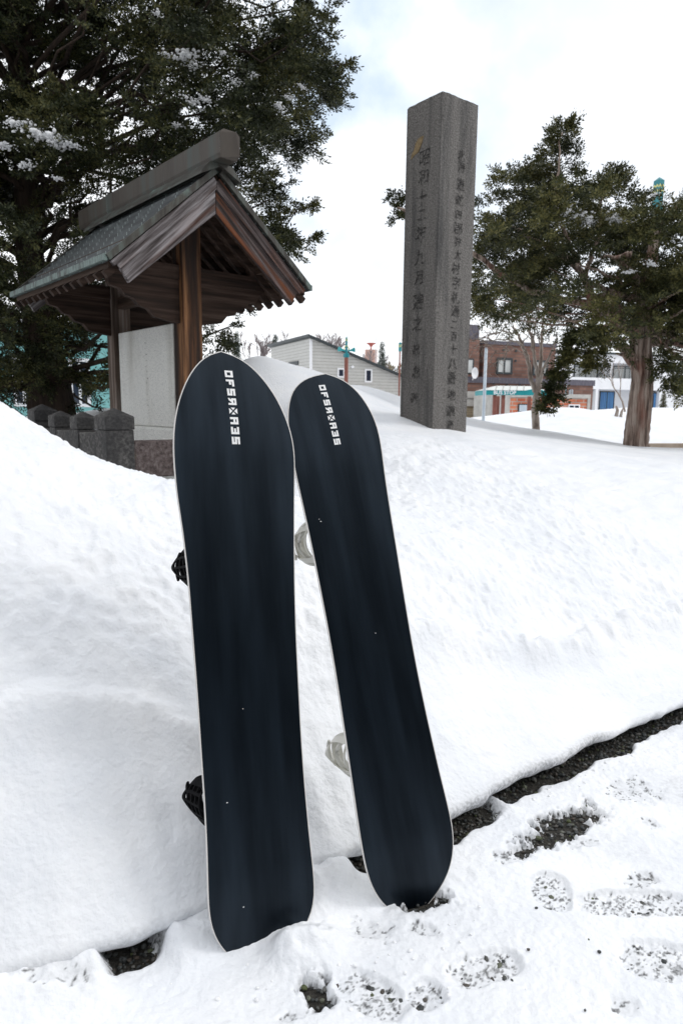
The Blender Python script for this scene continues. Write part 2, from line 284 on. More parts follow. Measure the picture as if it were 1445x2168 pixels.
def build_bank():
    def sp(n, a, lim): t = np.linspace(-1, 1, n); return np.sinh(t * a) / np.sinh(a) * lim
    u = np.concatenate([np.linspace(-1.7, 2.6, 620)])
    ul = -1.7 - np.cumsum(.007 * 1.05 ** np.arange(190)); ur = 2.6 + np.cumsum(.007 * 1.05 ** np.arange(190))
    ul = ul[ul > -600]; ur = ur[ur < 600]
    u = np.concatenate([ul[::-1], u, ur])
    s = [0.0]; d = .004
    while s[-1] < 900:
        s.append(s[-1] + d); d = min(max(.004, .0055 + .0065 * s[-1]) if s[-1] < 6 else d * 1.035, 60)
    s = np.array(s[1:])
    Uu, Ss = np.meshgrid(u, s)
    X = P0[0] + Uu * ev[0] + (Ss + edge_w(Uu)) * nv[0]; Y = P0[1] + Uu * ev[1] + (Ss + edge_w(Uu)) * nv[1]
    Z = ground(X.ravel(), Y.ravel()).reshape(X.shape)
    pre = [(.14, -.02), (.12, .012), (.08, .035), (.04, .046), (.015, .058), (.002, .072), (-.003, .088)]
    rows = []
    for so_, z_ in pre:
        so_ = so_ * (1 + .3 * vn(u * 9, u * 0 + 2)); xx = P0[0] + u * ev[0] + (so_ + edge_w(u)) * nv[0]; yy = P0[1] + u * ev[1] + (so_ + edge_w(u)) * nv[1]
        rows.append(np.stack([xx, yy, z_ + .008 * vn(u * 14, u * 0 + z_ * 40) * (z_ > 0)], 1))
    V = np.concatenate([np.concatenate(rows), np.stack([X.ravel(), Y.ravel(), Z.ravel()], 1)])
    nr, nc = len(pre) + len(s), len(u)
    i = np.arange(nr * nc).reshape(nr, nc); Fc = np.stack([i[:-1, :-1], i[:-1, 1:], i[1:, 1:], i[1:, :-1]], -1).reshape(-1, 4)
    me = fast_mesh('snow_bank', V, Fc, m_snow, True)
    a = me.attributes.new('dirt', 'FLOAT', 'POINT'); dv = np.zeros((nr, nc)); k = len(pre)
    for j in range(nr):
        if j < k: dv[j] = .6
        else: dv[j] = .5 * np.exp(-s[j - k] / .012)
    dv *= np.clip(.55 + .8 * vn(u * 5, u * 0 + 9)[None], .1, 1) * (.25 + .75 * sm(-.75, -.45, u))[None]
    U2, S2 = np.meshgrid(u, np.concatenate([np.zeros(k), s]))
    dv += .10 * np.clip(fbm(U2 * 2, S2 * 9, o=3) , 0, 1) * np.exp(-S2 / .5) + .05 * np.clip(vn(U2 * 50, S2 * 50) - .86, 0, 1) * 10 * (S2 < 2.5)
    a.data.foreach_set('value', dv.ravel().astype(np.float32))
    link(bpy.data.objects.new('snow_bank', me), kind='structure')
build_bank()

# gravel ground under everything + thin road snow with gaps
link(bpy.data.objects.new('gravel_road', fast_mesh('gravel_road', [(-600, -600, 0), (600, -600, 0), (600, 900, 0), (-600, 900, 0)], [(0, 1, 2, 3)], m_gravel)), kind='structure')
patches = []   # x,y,angle,half-length,half-width,strength,tread
def patch(p, q, wpx, st, tread=0):
    a, b = atz(*p, .01), atz(*q, .01); c = (a + b) / 2; d = b - a; m_ = atz((p[0] + q[0]) / 2, (p[1] + q[1]) / 2 + wpx, .01)
    patches.append((c[0], c[1], math.atan2(d[1], d[0]), np.hypot(d[0], d[1]) / 2, np.hypot(*(m_ - c)[:2]), st, tread))
for a in [((1110, 1795), (1255, 1715), 20, 1.0), ((1080, 1815), (1140, 1790), 12, .95), ((1200, 1740), (1275, 1722), 9, .93), ((1120, 1750), (1180, 1770), 9, .6), ((1035, 1830), (1120, 1808), 12, .72), ((1190, 1800), (1260, 1785), 10, .55), ((1300, 1690), (1370, 1665), 22, .5), ((850, 1925), (940, 1905), 20, 1.15),
          ((655, 2080), (685, 2150), 30, 1.15), ((590, 2165), (680, 2150), 10, .5), ((870, 2125), (930, 2100), 30, .8, 1), ((960, 2075), (1090, 2035), 30, .62, 1),
          ((1160, 1860), (1170, 1930), 24, .58, 2), ((1230, 1920), (1460, 1920), 22, .62, 2), ((1330, 1880), (1380, 1860), 14, .62), ((1320, 2035), (1480, 2055), 40, .66, 1),
          ((720, 2080), (850, 2150), 38, .62, 1), ((740, 1965), (830, 1990), 16, .5), ((240, 2052), (375, 1995), 13, 1.1), ((40, 2120), (190, 2100), 14, .42), ((860, 1975), (920, 1985), 12, .55), ((1290, 2130), (1350, 2150), 20, .42),
          ((1360, 1750), (1390, 1750), 10, .5)]: patch(*a)
def gmask(x, y, dark=False):
    m = np.zeros_like(x)
    for cx, cy, an, hl, hw, st, tr in patches:
        dx, dy = x - cx, y - cy; a = (dx * math.cos(an) + dy * math.sin(an)) / (hl * 1.15); b = (-dx * math.sin(an) + dy * math.cos(an)) / (hw * 1.15)
        near = (np.abs(a) < 2) & (np.abs(b) < 2.5)
        d = (np.abs(a) ** 2.6 + np.abs(b) ** 2.6) ** (1 / 2.6) + (.75 if not tr else .16) * fbm(x * 27, y * 27, o=5, g=.7)
        if tr:
            if dark: k = (1 - sm(.75, 1.05, d)) * (.34 + .55 * (np.sin(a * hl * 400 + 1.2 * fbm(x * 30, y * 30, o=2)) * np.sin(b * hw * 400 + 1.2 * fbm(y * 30, x * 30, o=2)) > .05) + .30 * fbm(x * 45, y * 45, o=3))
            else: k = .62 * (1 - sm(.88, 1.06, d)) 
        else:
            k = st * (1 - sm(.6, 1.15, d)) * (1.0 if (st > .9 or dark) else .62)
        m = np.maximum(m, k * near)
    return m
def build_road():
    x = np.concatenate([-1.1 - np.cumsum(.006 * 1.08 ** np.arange(110))[::-1], np.arange(-1.1, 2.3, .0045), 2.3 + np.cumsum(.006 * 1.08 ** np.arange(110))])
    y = np.concatenate([.95 - np.cumsum(.006 * 1.08 ** np.arange(110))[::-1], np.arange(.95, 3.2, .0045), 3.2 + np.cumsum(.006 * 1.08 ** np.arange(90))])
    x = x[np.abs(x) < 400]; y = y[(y < 400) & (y > -1.6)]  # snow cut off behind the camera; bare gravel there dims board reflections
    X, Y = np.meshgrid(x, y); u, s = us(X, Y)
    gm = gmask(X, Y); gd = gmask(X, Y, True)
    openf = np.clip(sm(.02, .10, u) * 1.0 + np.exp(-((u + .57) / .075) ** 4), 0, 1); openf = openf * (1 - .95 * np.exp(-((u - .665) / .03) ** 2)) * (1 - .7 * np.exp(-((u - .57) / .02) ** 2) * 0)
    wid = (.022 + .022 * vn(u * 3, u * 0 + 4) + .014 * vn(u * 25, s * 25))
    strip = sm(-wid - .02, -wid + .008, s) * openf
    m = np.maximum(gm, 1.2 * strip)
    h = .024 + .006 * fbm(X * 5, Y * 5, o=2) + .0035 * fbm(X * 35, Y * 35, o=3) + .0015 * fbm(X * 110, Y * 110, o=2)
    n2 = fbm(X * 85, Y * 85, o=3, g=.6)
    h = h - m * np.where(m > .78, .030, .022) - (m > .05) * np.minimum(m, .8) * .007 * n2 
    cov = 1 - sm(0, .1, s); pile = (1 - openf) * (.15 + .85 * (1 - sm(.0, .15, u))) * np.exp(-((s) / .09) ** 2) * .062 * (1 + .5 * fbm(X * 14, Y * 14, o=3)); h = h + pile
    for bx, by, br, bh in [(-.115, 1.475, .055, .040), (-.07, 1.515, .06, .04), (.20, 1.62, .06, .012), (-.03, 1.53, .05, .02), (-.26, 1.40, .05, .008)]:
        h = h + bh * np.exp(-(((X - bx) ** 2 + (Y - by) ** 2) / br ** 2)) * (1 + .45 * fbm(X * 28, Y * 28, o=3)) * (1 - .8 * np.clip(m, 0, 1))
    h = np.where(s > .16, -.05, h)
    V = np.stack([X.ravel(), Y.ravel(), h.ravel()], 1); nr, nc = X.shape; i = np.arange(nr * nc).reshape(nr, nc)
    keep = ~((s > .2)[:-1, :-1])
    Fc = np.stack([i[:-1, :-1], i[:-1, 1:], i[1:, 1:], i[1:, :-1]], -1)[keep]
    me = fast_mesh('road_snow', V, Fc, m_snow, True)
    a = me.attributes.new('dirt', 'FLOAT', 'POINT'); g2 = np.maximum(gd, 1.2 * strip); sp_ = vn(X * 95, Y * 95) + .5 * vn(X * 210, Y * 210); slush = np.clip(fbm(X * 3.2, Y * 3.2, o=4, g=.6) - .02, 0, 1) * sm(.1, .9, X) * .5; dv = .30 * sm(.1, .6, g2) * (.6 + .5 * fbm(X * 40, Y * 40, o=3)) + slush * (.5 + .6 * fbm(X * 50, Y * 50, o=3)) + 1.15 * sm(.0, .12, sp_ - (.78 - .85 * sm(.08, .95, g2))) * sm(.06, .2, g2) + .05 * np.clip(fbm(X * 8, Y * 8, o=3), 0, 1)
    a.data.foreach_set('value', np.clip(dv, 0, 1).ravel().astype(np.float32))
    link(bpy.data.objects.new('road_snow', me), kind='structure')
    # stones
    n = 90000; px_ = rng.uniform(-1.2, 2.4, n); py_ = rng.uniform(.85, 3.6, n); uu, ss = us(px_, py_)
    g = gmask(px_, py_); st = (ss > -.10) & (ss < .12) & ((uu > -.1) | (np.abs(uu + .57) < .12)); p = np.where(st, 1.2, 0) + np.where(g > .25, g, 0)
    stray = rng.random(n) < .0004 + .0025 * (np.clip(fbm(px_ * 2.6, py_ * 2.6, o=3), 0, 1) * 2) * (px_ > .2)
    k = (rng.random(n) < p * .55) & ~((~st) & (g < .25)) | stray; idx = np.nonzero(k)[0][:15000]
    bm = bmesh.new(); bmesh.ops.create_icosphere(bm, subdivisions=1, radius=1); base = np.array([v.co[:] for v in bm.verts]); bf = np.array([[v.index for v in f.verts] for f in bm.faces]); bm.free()
    nvv = len(base); c = np.stack([px_[idx], py_[idx], np.zeros(len(idx))], 1); r_ = rng.lognormal(-5.35, .38, len(idx)); r_ = np.clip(r_, .0025, .010)
    r_ = np.where(stray[idx], np.clip(r_ * .9, .0025, .008), r_)
    sc = r_[:, None] * rng.uniform(.65, 1.25, (len(idx), 3)); sc[:, 2] *= .75
    V = base[None] * sc[:, None, :] * rng.uniform(.8, 1.2, (len(idx), nvv, 1))
    an = rng.uniform(0, 6.28, len(idx)); ca, sa = np.cos(an)[:, None], np.sin(an)[:, None]
    V = np.stack([V[..., 0] * ca - V[..., 1] * sa, V[..., 0] * sa + V[..., 1] * ca, V[..., 2]], -1)
    c[:, 2] = r_ * .45 + rng.uniform(0, .004, len(idx)) + np.where(stray[idx], .020, 0); V += c[:, None]
    Fc = (bf[None] + (np.arange(len(idx)) * nvv)[:, None, None]).reshape(-1, 3)
    link(bpy.data.objects.new('gravel_stones', fast_mesh('gravel_stones', V.reshape(-1, 3), Fc, m_stone)), label='dark wet gravel stones showing through the trampled snow and along the foot of the bank', cat='gravel', kind='stuff')
build_road()

# loose snow lumps at the boards' tails and along the strip
def blob_mesh(name, pts, mt, sub=2, parent=None, flat=.7, jag=.25, **kw):
    bm = bmesh.new(); bmesh.ops.create_icosphere(bm, subdivisions=sub, radius=1); base = np.array([v.co[:] for v in bm.verts]); bf = np.array([[v.index for v in f.verts] for f in bm.faces]); bm.free()
    V, Fc = [], []
    for i, (x, y, z, r_) in enumerate(pts):
        rr = r_ if hasattr(r_, '__len__') else (r_, r_, r_ * flat)
        q = base * (1 + jag * fbm(base[:, 0] * 1.6 + i * 7, base[:, 1] * 1.6, base[:, 2] * 1.6, o=3)[:, None] * 2) * np.array(rr); V.append(q + (x, y, z)); Fc.append(bf + i * len(base))
    me = fast_mesh(name, np.concatenate(V), np.concatenate(Fc), mt, True); return link(bpy.data.objects.new(name, me), parent, **kw)
lp = []
for i in range(150):
    k = random.random()
    if k < .45: c0 = (-.10, 1.47, .10)
    elif k < .7: c0 = (.17, 1.60, .10)
    elif k < .8: c0 = (-.35, 1.50, .16)
    else: c0 = (.02, 1.42, .22)
    x, y = random.gauss(c0[0], c0[2]), random.gauss(c0[1], c0[2] * .55); u_, s_ = us(np.array([x]), np.array([y]))
    if s_[0] > -.03 or gmask(np.array([x]), np.array([y]))[0] > .2: continue
    r_ = random.choice([.002, .003, .003, .004, .005, .007]); lp.append((x, y, .024 + r_ * .4, r_))
for i in range(60):
    u_ = random.uniform(.15, 2.0); s_ = -.07 + random.gauss(0, .018); q = P0 + u_ * ev + (s_ + float(edge_w(np.array([u_]))[0])) * nv; r_ = random.choice([.003, .004, .006, .007]); lp.append((q[0], q[1], .022, r_))
blob_mesh('snow_crumbs', lp, m_snowc, 1, None, .7, .4, label='loose white snow crumbs scattered around the buried tails of the boards', cat='snow crumbs', kind='stuff')

# ------------------------------------------------------------------ snowboards
m_base = bpy.data.materials.new('board_base'); m_base.use_nodes = True
def base_setup():
    t = m_base.node_tree; n = t.nodes.new; L = t.links.new; b = t.nodes['Principled BSDF']
    c = n('ShaderNodeTexCoord'); mp = n('ShaderNodeMapping'); mp.inputs['Scale'].default_value = (60, 1.5, 1); L(c.outputs['Object'], mp.inputs[0])
    z = n('ShaderNodeTexNoise'); z.inputs['Scale'].default_value = 3; z.inputs['Detail'].default_value = 5; L(mp.outputs[0], z.inputs[0])
    r = n('ShaderNodeValToRGB'); e = r.color_ramp.elements; e[0].position = .3; e[0].color = (.0010, .0018, .003, 1); e[1].position = .7; e[1].color = (.002, .0034, .0055, 1); L(z.outputs[0], r.inputs[0])
    mpw = n('ShaderNodeMapping'); mpw.inputs['Scale'].default_value = (9, .9, 1); L(c.outputs['Object'], mpw.inputs[0]); zw = n('ShaderNodeTexNoise'); zw.inputs['Scale'].default_value = 1.6; zw.inputs['Detail'].default_value = 7; L(mpw.outputs[0], zw.inputs[0])
    rw = n('ShaderNodeMapRange'); rw.inputs[1].default_value = .42; rw.inputs[2].default_value = .75; L(zw.outputs[0], rw.inputs[0]); xw = n('ShaderNodeMix'); xw.data_type = 'RGBA'; L(rw.outputs[0], xw.inputs[0]); L(r.outputs[0], xw.inputs[6]); xw.inputs[7].default_value = (.0045, .0078, .0125, 1); L(xw.outputs[2], b.inputs['Base Color'])  # bluish streaks in the colour stand for sheen along with wax marks
    sw = n('ShaderNodeMapRange'); sw.inputs[1].default_value = .3; sw.inputs[2].default_value = .7; sw.inputs[3].default_value = .18; sw.inputs[4].default_value = .44; L(zw.outputs[0], sw.inputs[0]); L(sw.outputs[0], b.inputs['Specular IOR Level'])
    z2 = n('ShaderNodeTexNoise'); z2.inputs['Scale'].default_value = 4; z2.inputs['Detail'].default_value = 5; L(c.outputs['Object'], z2.inputs[0])
    mr = n('ShaderNodeMapRange'); mr.inputs[3].default_value = .27; mr.inputs[4].default_value = .40; L(z2.outputs[0], mr.inputs[0]); L(mr.outputs[0], b.inputs['Roughness'])
    b.inputs['Specular IOR Level'].default_value = .5; b.inputs['Specular Tint'].default_value = (.62, .80, 1, 1)
    bp = n('ShaderNodeBump'); bp.inputs['Strength'].default_value = .06; bp.inputs['Distance'].default_value = .002; L(z.outputs[0], bp.inputs['Height']); L(bp.outputs[0], b.inputs['Normal'])
base_setup()
m_side = mat('sidewall_edge', [(.62, .60, .58)], .4, 1)
m_top = mat('board_top', [(.02, .02, .022), (.035, .035, .04)], .4, 6)
m_steel = mat('steel_edge', [(.45, .45, .46)], .25, 1, metal=1)
m_print = mat('white_print', [(.8, .8, .8)], .5, 1)
m_blk = mat('black_plastic', [(.003, .003, .004), (.007, .007, .008)], .75, 20, spec=.08)
m_wht = mat('cream_plastic', [(.55, .54, .48), (.66, .65, .60)], .4, 10)
m_grip = mat('strap_pad_grey', [(.38, .39, .40)], .6, 10)

def smooth_curve(pts, n=90):
    p = np.array(pts, float); d = np.r_[0, np.cumsum(np.hypot(*np.diff(p, axis=0).T))]; t = np.linspace(0, d[-1], n)
    q = np.stack([np.interp(t, d, p[:, k]) for k in (0, 1)], 1)
    for _ in range(5): q[1:-1] = (q[:-2] + 2 * q[1:-1] + q[2:]) / 4
    return q
def rock(v, Ln):
    a = np.maximum(0, (v - Ln * .80) / (Ln * .2)); b = np.maximum(0, (Ln * .14 - v) / (Ln * .14)); return .055 * a * a + .03 * b * b

GL = {'O': [(0, 0, 10, 2.6), (0, 7.2, 10, 10), (0, 2.6, 2.6, 7.2), (7, 2.6, 10, 7.2)],
      'F': [(0, 0, 10, 2.8), (7.3, 2.8, 10, 10), (3.7, 2.8, 6.2, 7.6)],
      'S': [(0, 0, 2.6, 10), (2.6, 7, 6.4, 10), (3.7, 0, 10, 3), (3.7, 3, 6.4, 7), (7.4, 3, 10, 10)],
      'A': [(0, 0, 10, 3), (0, 7, 10, 10), (3.9, 3, 6.4, 7), (7.8, 3, 10, 7)],
      'E': [(0, 7, 10, 10), (0, 0, 2.6, 7), (3.8, 2, 6.2, 7), (7.4, 0, 10, 7)],
      'R': [(0, 7.2, 10, 10), (7.8, 3.3, 10, 7.2), (3.9, .4, 10, 3.3), (3.9, 3.3, 6.4, 7.2)]}
PL = {'R': [[(0, 0), (1.2, 0), (3.9, 2.2), (3.9, 6.2), (.6, 3.2)]],
      'X': [[(2.2, .2), (7.4, .2), (4.9, 3.9)], [(0, .9), (4.0, 5.0), (0, 9)], [(10, .9), (5.9, 5.0), (10, 9)], [(2.4, 9.8), (7.6, 9.8), (5.0, 6.2)]]}

def snowboard(label, P, lean, tilt, yaw, left, right, L, text, black, bind_v, edge_u, name='snowboard'):
    # local frame: x across the base, y up along the board, z out of the base towards the viewer
    lat = np.array([math.cos(yaw), math.sin(yaw), 0]); bk = np.array([-math.sin(yaw), math.cos(yaw), 0])
    up = bk * math.sin(lean) + np.array([0, 0, 1]) * math.cos(lean)
    ax = up * math.cos(tilt) - lat * math.sin(tilt); la = lat * math.cos(tilt) + up * math.sin(tilt); nn = np.cross(la, ax)
    root = bpy.data.objects.new(name, None); link(root, None, label, 'snowboard', 'snowboards leaning on the snow bank'); root.empty_display_size = .2
    root.matrix_world = Matrix(((la[0], ax[0], nn[0], P[0]), (la[1], ax[1], nn[1], P[1]), (la[2], ax[2], nn[2], P[2]), (0, 0, 0, 1)))
    cl, crt = smooth_curve(left), smooth_curve(right)
    vmin = -.02; v = np.concatenate([np.linspace(0, 1, 140)])
    v = vmin + (L - vmin) * (1 - np.cos(v * math.pi)) / 2
    def lim(c): o_ = np.argsort(c[:, 1]); return np.interp(v, c[o_, 1], c[o_, 0])
    ul, ur = lim(cl), lim(crt); mid = (ul[0] + ur[0]) / 2
    def surf(uu, vv, t): return (uu, vv, -rock(vv, L) - t)
    n = len(v); NX = 13; V = []
    for i in range(n):
        for k in range(NX): V.append(surf(ul[i] + (ur[i] - ul[i]) * k / (NX - 1), v[i], 0))
    ii = np.arange(n * NX).reshape(n, NX); Fc = np.stack([ii[:-1, :-1], ii[:-1, 1:], ii[1:, 1:], ii[1:, :-1]], -1).reshape(-1, 4)
    me = fast_mesh('base', V, Fc, m_base, True); link(bpy.data.objects.new('base', me), root)
    V2 = [(x, y, z - .0085) for x, y, z in V]; me = fast_mesh('topsheet', V2, Fc[:, ::-1], m_top if black else m_wht, True); link(bpy.data.objects.new('topsheet', me), root)
    # sidewall (two rings slightly outside)
    ring = [(ul[i], v[i]) for i in range(n - 1, -1, -1)] + [(ur[i], v[i]) for i in range(n)]
    ring = np.array(ring); t_ = np.roll(ring, -1, 0) - np.roll(ring, 1, 0); t_ /= (np.linalg.norm(t_, axis=1)[:, None] + 1e-9); o_ = np.stack([t_[:, 1], -t_[:, 0]], 1)
    if (o_[0] @ (ring[0] - ring.mean(0))) < 0 and (o_[n // 2] @ (ring[n // 2] - ring.mean(0))) < 0: o_ = -o_
    if (o_[n // 2] @ (ring[n // 2] - ring.mean(0))) < 0: o_ = -o_
    def wall(nm, mt, e0, e1, z0, z1, zin=None):
        V = []; 
        for e, z in ((0, z0), (e1, z0 - .0004), (e1, z1), (0, z1)):
            q = ring + o_ * e; V += [(a, b, -rock(b, L) + z) for a, b in q]
        m_ = len(ring); Fc = [(j * m_ + i, j * m_ + (i + 1) % m_, (j + 1) * m_ + (i + 1) % m_, (j + 1) * m_ + i) for j in range(3) for i in range(m_)]
        mb = MB(); mb.v = V; mb.f = Fc; return mb.build(nm, mt, root, smooth=False)
    wall('metal_edge', m_side, 0, .0026, .0002, -.0030); wall('sidewall', m_side, 0, .0020, -.0034, -.0086)
    # print
    tu, tv, pitch, gw, gh = text; mb = MB()
    for i, chh in enumerate('OFSRXAES'):
        y0 = tv - i * pitch
        conv = lambda a, b: (tu + gw * (a / 10 - .5), y0 - gh * b / 10)
        polys = [[(x0, y0_), (x1, y0_), (x1, y1_), (x0, y1_)] for x0, y0_, x1, y1_ in GL.get(chh, [])] + PL.get(chh, [])
        for pl in polys:
            q = [conv(*p) for p in pl]; mb.add([(a, b, -rock(b, L) + .0009) for a, b in q], [tuple(range(len(q)))[::-1]])
    mb.build('lettering', m_print, root)
    # flecks of snow on the base
    for k in range(3):
        a = random.uniform(-.08, .11); b = random.uniform(.1, 1.4); r_ = random.choice([.0008, .0012, .0019]); an = random.random() * 3; fl = MB()
        pts = [(a + r_ * 1.8 * math.cos(an + t), b + r_ * math.sin(an + t)) for t in np.linspace(0, 6.28, 7)[:-1]]
        fl.add([(x, y, -rock(y, L) + .0012) for x, y in pts], [tuple(range(6))]); fl.build('snow_fleck', m_snowc, root)
    # bindings: foot lies across the board, heel at the left edge
    mt = m_blk if black else m_wht
    for bv in bind_v:
        br = bpy.data.objects.new('binding', None); br.location = (edge_u, bv, 0); link(br, root); br.empty_display_size = .05
        z0 = -.0095
        b_ = MB(); poly = [(.005, -.055), (.02, -.062), (.16, -.05), (.20, -.038), (.20, .038), (.16, .05), (.02, .062), (.005, .055)]
        b_.prism(poly, lambda p: (p[0], p[1], z0), lambda p: (p[0], p[1], z0 - .016)); b_.build('baseplate', mt, br, bevel=.003)
        # heel hoop
        P_ = [(.07 - .085 * math.sin(t), -.060 * math.cos(t), z0 - .02 - .075 * math.sin(t)) for t in np.linspace(0, math.pi, 18)]
        h = MB(); h.tube(P_, [.0065] * 18, 8); h.build('heel_hoop', mt, br, smooth=True)
        # highback: perforated curved shell
        nu, nt_ = 18, 22; V, Fc = [], []
        for th in (0, 1):
            for i in range(nu + 1):
                for j in range(nt_ + 1):
                    a = -1 + 2 * i / nu; tt = j / nt_; wv = .058 * math.sqrt(max(0.0, 1 - (tt * .93) ** 4)); yv = a * wv * (1 - .0 * tt); dz = z0 - .03 - .11 * tt
                    V.append((-.012 + .030 * a * a - .02 * tt + (-.0045 if th else 0), yv, dz))
        def idx(th, i, j): return th * (nu + 1) * (nt_ + 1) + i * (nt_ + 1) + j
        hole = lambda i, j: 3 <= i < nu - 3 and 1 <= j < nt_ - 3 and (not black or (i % 4 != 0 and j % 5 != 0))
        for i in range(nu):
            for j in range(nt_):
                if hole(i, j): continue
                Fc.append((idx(0, i, j), idx(0, i + 1, j), idx(0, i + 1, j + 1), idx(0, i, j + 1))); Fc.append((idx(1, i, j + 1), idx(1, i + 1, j + 1), idx(1, i + 1, j), idx(1, i, j)))
                for (di, dj, e0, e1) in ((-1, 0, (i, j), (i, j + 1)), (1, 0, (i + 1, j), (i + 1, j + 1)), (0, -1, (i, j), (i + 1, j)), (0, 1, (i, j + 1), (i + 1, j + 1))):
                    a2, b2 = i + di, j + dj
                    if a2 < 0 or b2 < 0 or a2 >= nu or b2 >= nt_ or hole(a2, b2): Fc.append((idx(0, *e0), idx(0, *e1), idx(1, *e1), idx(1, *e0)))
        hb = MB(); hb.v = V; hb.f = Fc; hb.build('highback', mt, br, smooth=False)
        # straps
        for nm, x0, hh, wd, sl_ in (('ankle_strap', .03, .12, .030, -.03), ('toe_strap', .15, .075, .024, .0)):
            V, Fc = [], []; ns = 20
            for i in range(ns + 1):
                t = math.pi * i / ns; cy, cz = -.062 * math.cos(t), z0 - .015 - hh * math.sin(t) ** .8
                for (dx, dr) in ((-wd / 2, 0), (wd / 2, 0), (wd / 2, 1), (-wd / 2, 1)):
                    V.append((x0 + dx + sl_ * math.sin(t), cy * (1 + dr * .08), cz - dr * .006))
            for i in range(ns):
                for k in range(4): Fc.append((i * 4 + k, i * 4 + (k + 1) % 4, i * 4 + 4 + (k + 1) % 4, i * 4 + 4 + k))
            s_ = MB(); s_.v = V; s_.f = Fc; s_.build(nm, mt if nm == 'ankle_strap' else (m_blk if black else m_grip), br, smooth=False)
        ld = MB(); Pl = [(-.02 + .01 * k / 8, (-.035 + .075 * k / 8) * (1 if bv > .7 else -1), z0 - .135 - .025 * math.sin(k / 8 * 3.1) - .01 * k / 8) for k in range(9)]
        ld.tube(Pl, [.004, .0055, .006, .006, .006, .006, .006, .005, .003], 6); ld.build('ratchet_ladder', mt, br, smooth=True)
    return root
Lw = .01
lb_left = [(0.0003, 1.5769), (-0.0280, 1.5710), (-0.0497, 1.5570), (-0.0962, 1.4980), (-0.1312, 1.4194), (-0.1478, 1.3517), (-0.1533, 1.2874), (-0.1505, 1.1762), (-0.1396, 1.0788), (-0.1312, 0.9584), (-0.127, 0.8047), (-0.1228, 0.6539), (-0.1205, 0.5173), (-0.1182, 0.4052), (-0.1182, 0.2952), (-0.1215, 0.1878), (-0.1215, 0.1386), (-0.1096, 0.0898), (-0.0867, 0.0489), (-0.0596, 0.0180), (-.03, -.005), (.01, -.02)]
lb_right = [(0.0003, 1.5769), (0.030, 1.5720), (0.0585, 1.5579), (0.0994, 1.5137), (0.1374, 1.4479), (0.162, 1.3765), (0.1740, 1.314), (0.1742, 1.2597), (0.1645, 1.1475), (0.1561, 1.0309), (0.1484, 0.9038), (0.1435, 0.7788), (0.1412, 0.6558), (0.1391, 0.5348), (0.1395, 0.4154), (0.143, 0.2854), (0.1484, 0.1798), (0.1504, 0.1318), (0.1439, 0.0856), (0.1219, 0.0486), (0.0881, 0.0180), (.05, -.008), (.01, -.02)]
snowboard('wide black snowboard with pointed nose and black bindings, nearer the shrine', (-.183, 1.480, 0), R(16), R(-2), R(25), lb_left, lb_right, 1.5769, (.0122, 1.5172, .0278, .0222, .0205), True, (.99, .39), -.110, 'snowboard')
rb_left = [(0.0789, 1.5215), (0.045, 1.5205), (0.0189, 1.5150), (-0.0243, 1.4931), (-0.0543, 1.4499), (-0.0744, 1.3857), (-0.0818, 1.3159), (-0.0836, 1.2344), (-0.0796, 1.1536), (-0.0761, 1.0602), (-0.0732, 0.9281), (-0.0718, 0.7973), (-0.073, 0.6687), (-0.0774, 0.5298), (-0.0823, 0.3922), (-0.0867, 0.2814), (-0.0890, 0.1716), (-0.0803, 0.1047), (-0.0549, 0.0485), (-0.0299, 0.0176), (0, -.005), (.045, -.02)]
rb_right = [(0.0789, 1.5215), (0.1202, 1.5056), (0.1583, 1.4602), (0.1827, 1.3881), (0.1892, 1.3349), (0.1863, 1.2846), (0.1790, 1.2005), (0.1742, 1.0895), (0.1712, 0.9792), (0.1671, 0.8567), (0.1635, 0.722), (0.1632, 0.6013), (0.1662, 0.4807), (0.1706, 0.361), (0.1768, 0.2545), (0.1794, 0.1882), (0.1719, 0.1246), (0.1507, 0.0705), (0.1168, 0.0309), (0.0779, 0.000), (.045, -.02)]
snowboard('narrower black snowboard with blunt nose and cream bindings, tail beside a gravel patch', (.187, 1.641, 0), R(16), R(6), R(20), rb_left, rb_right, 1.5215, (.0549, 1.4860, .0243, .0193, .0178), False, (1.035, .435), -.066, 'snowboard')

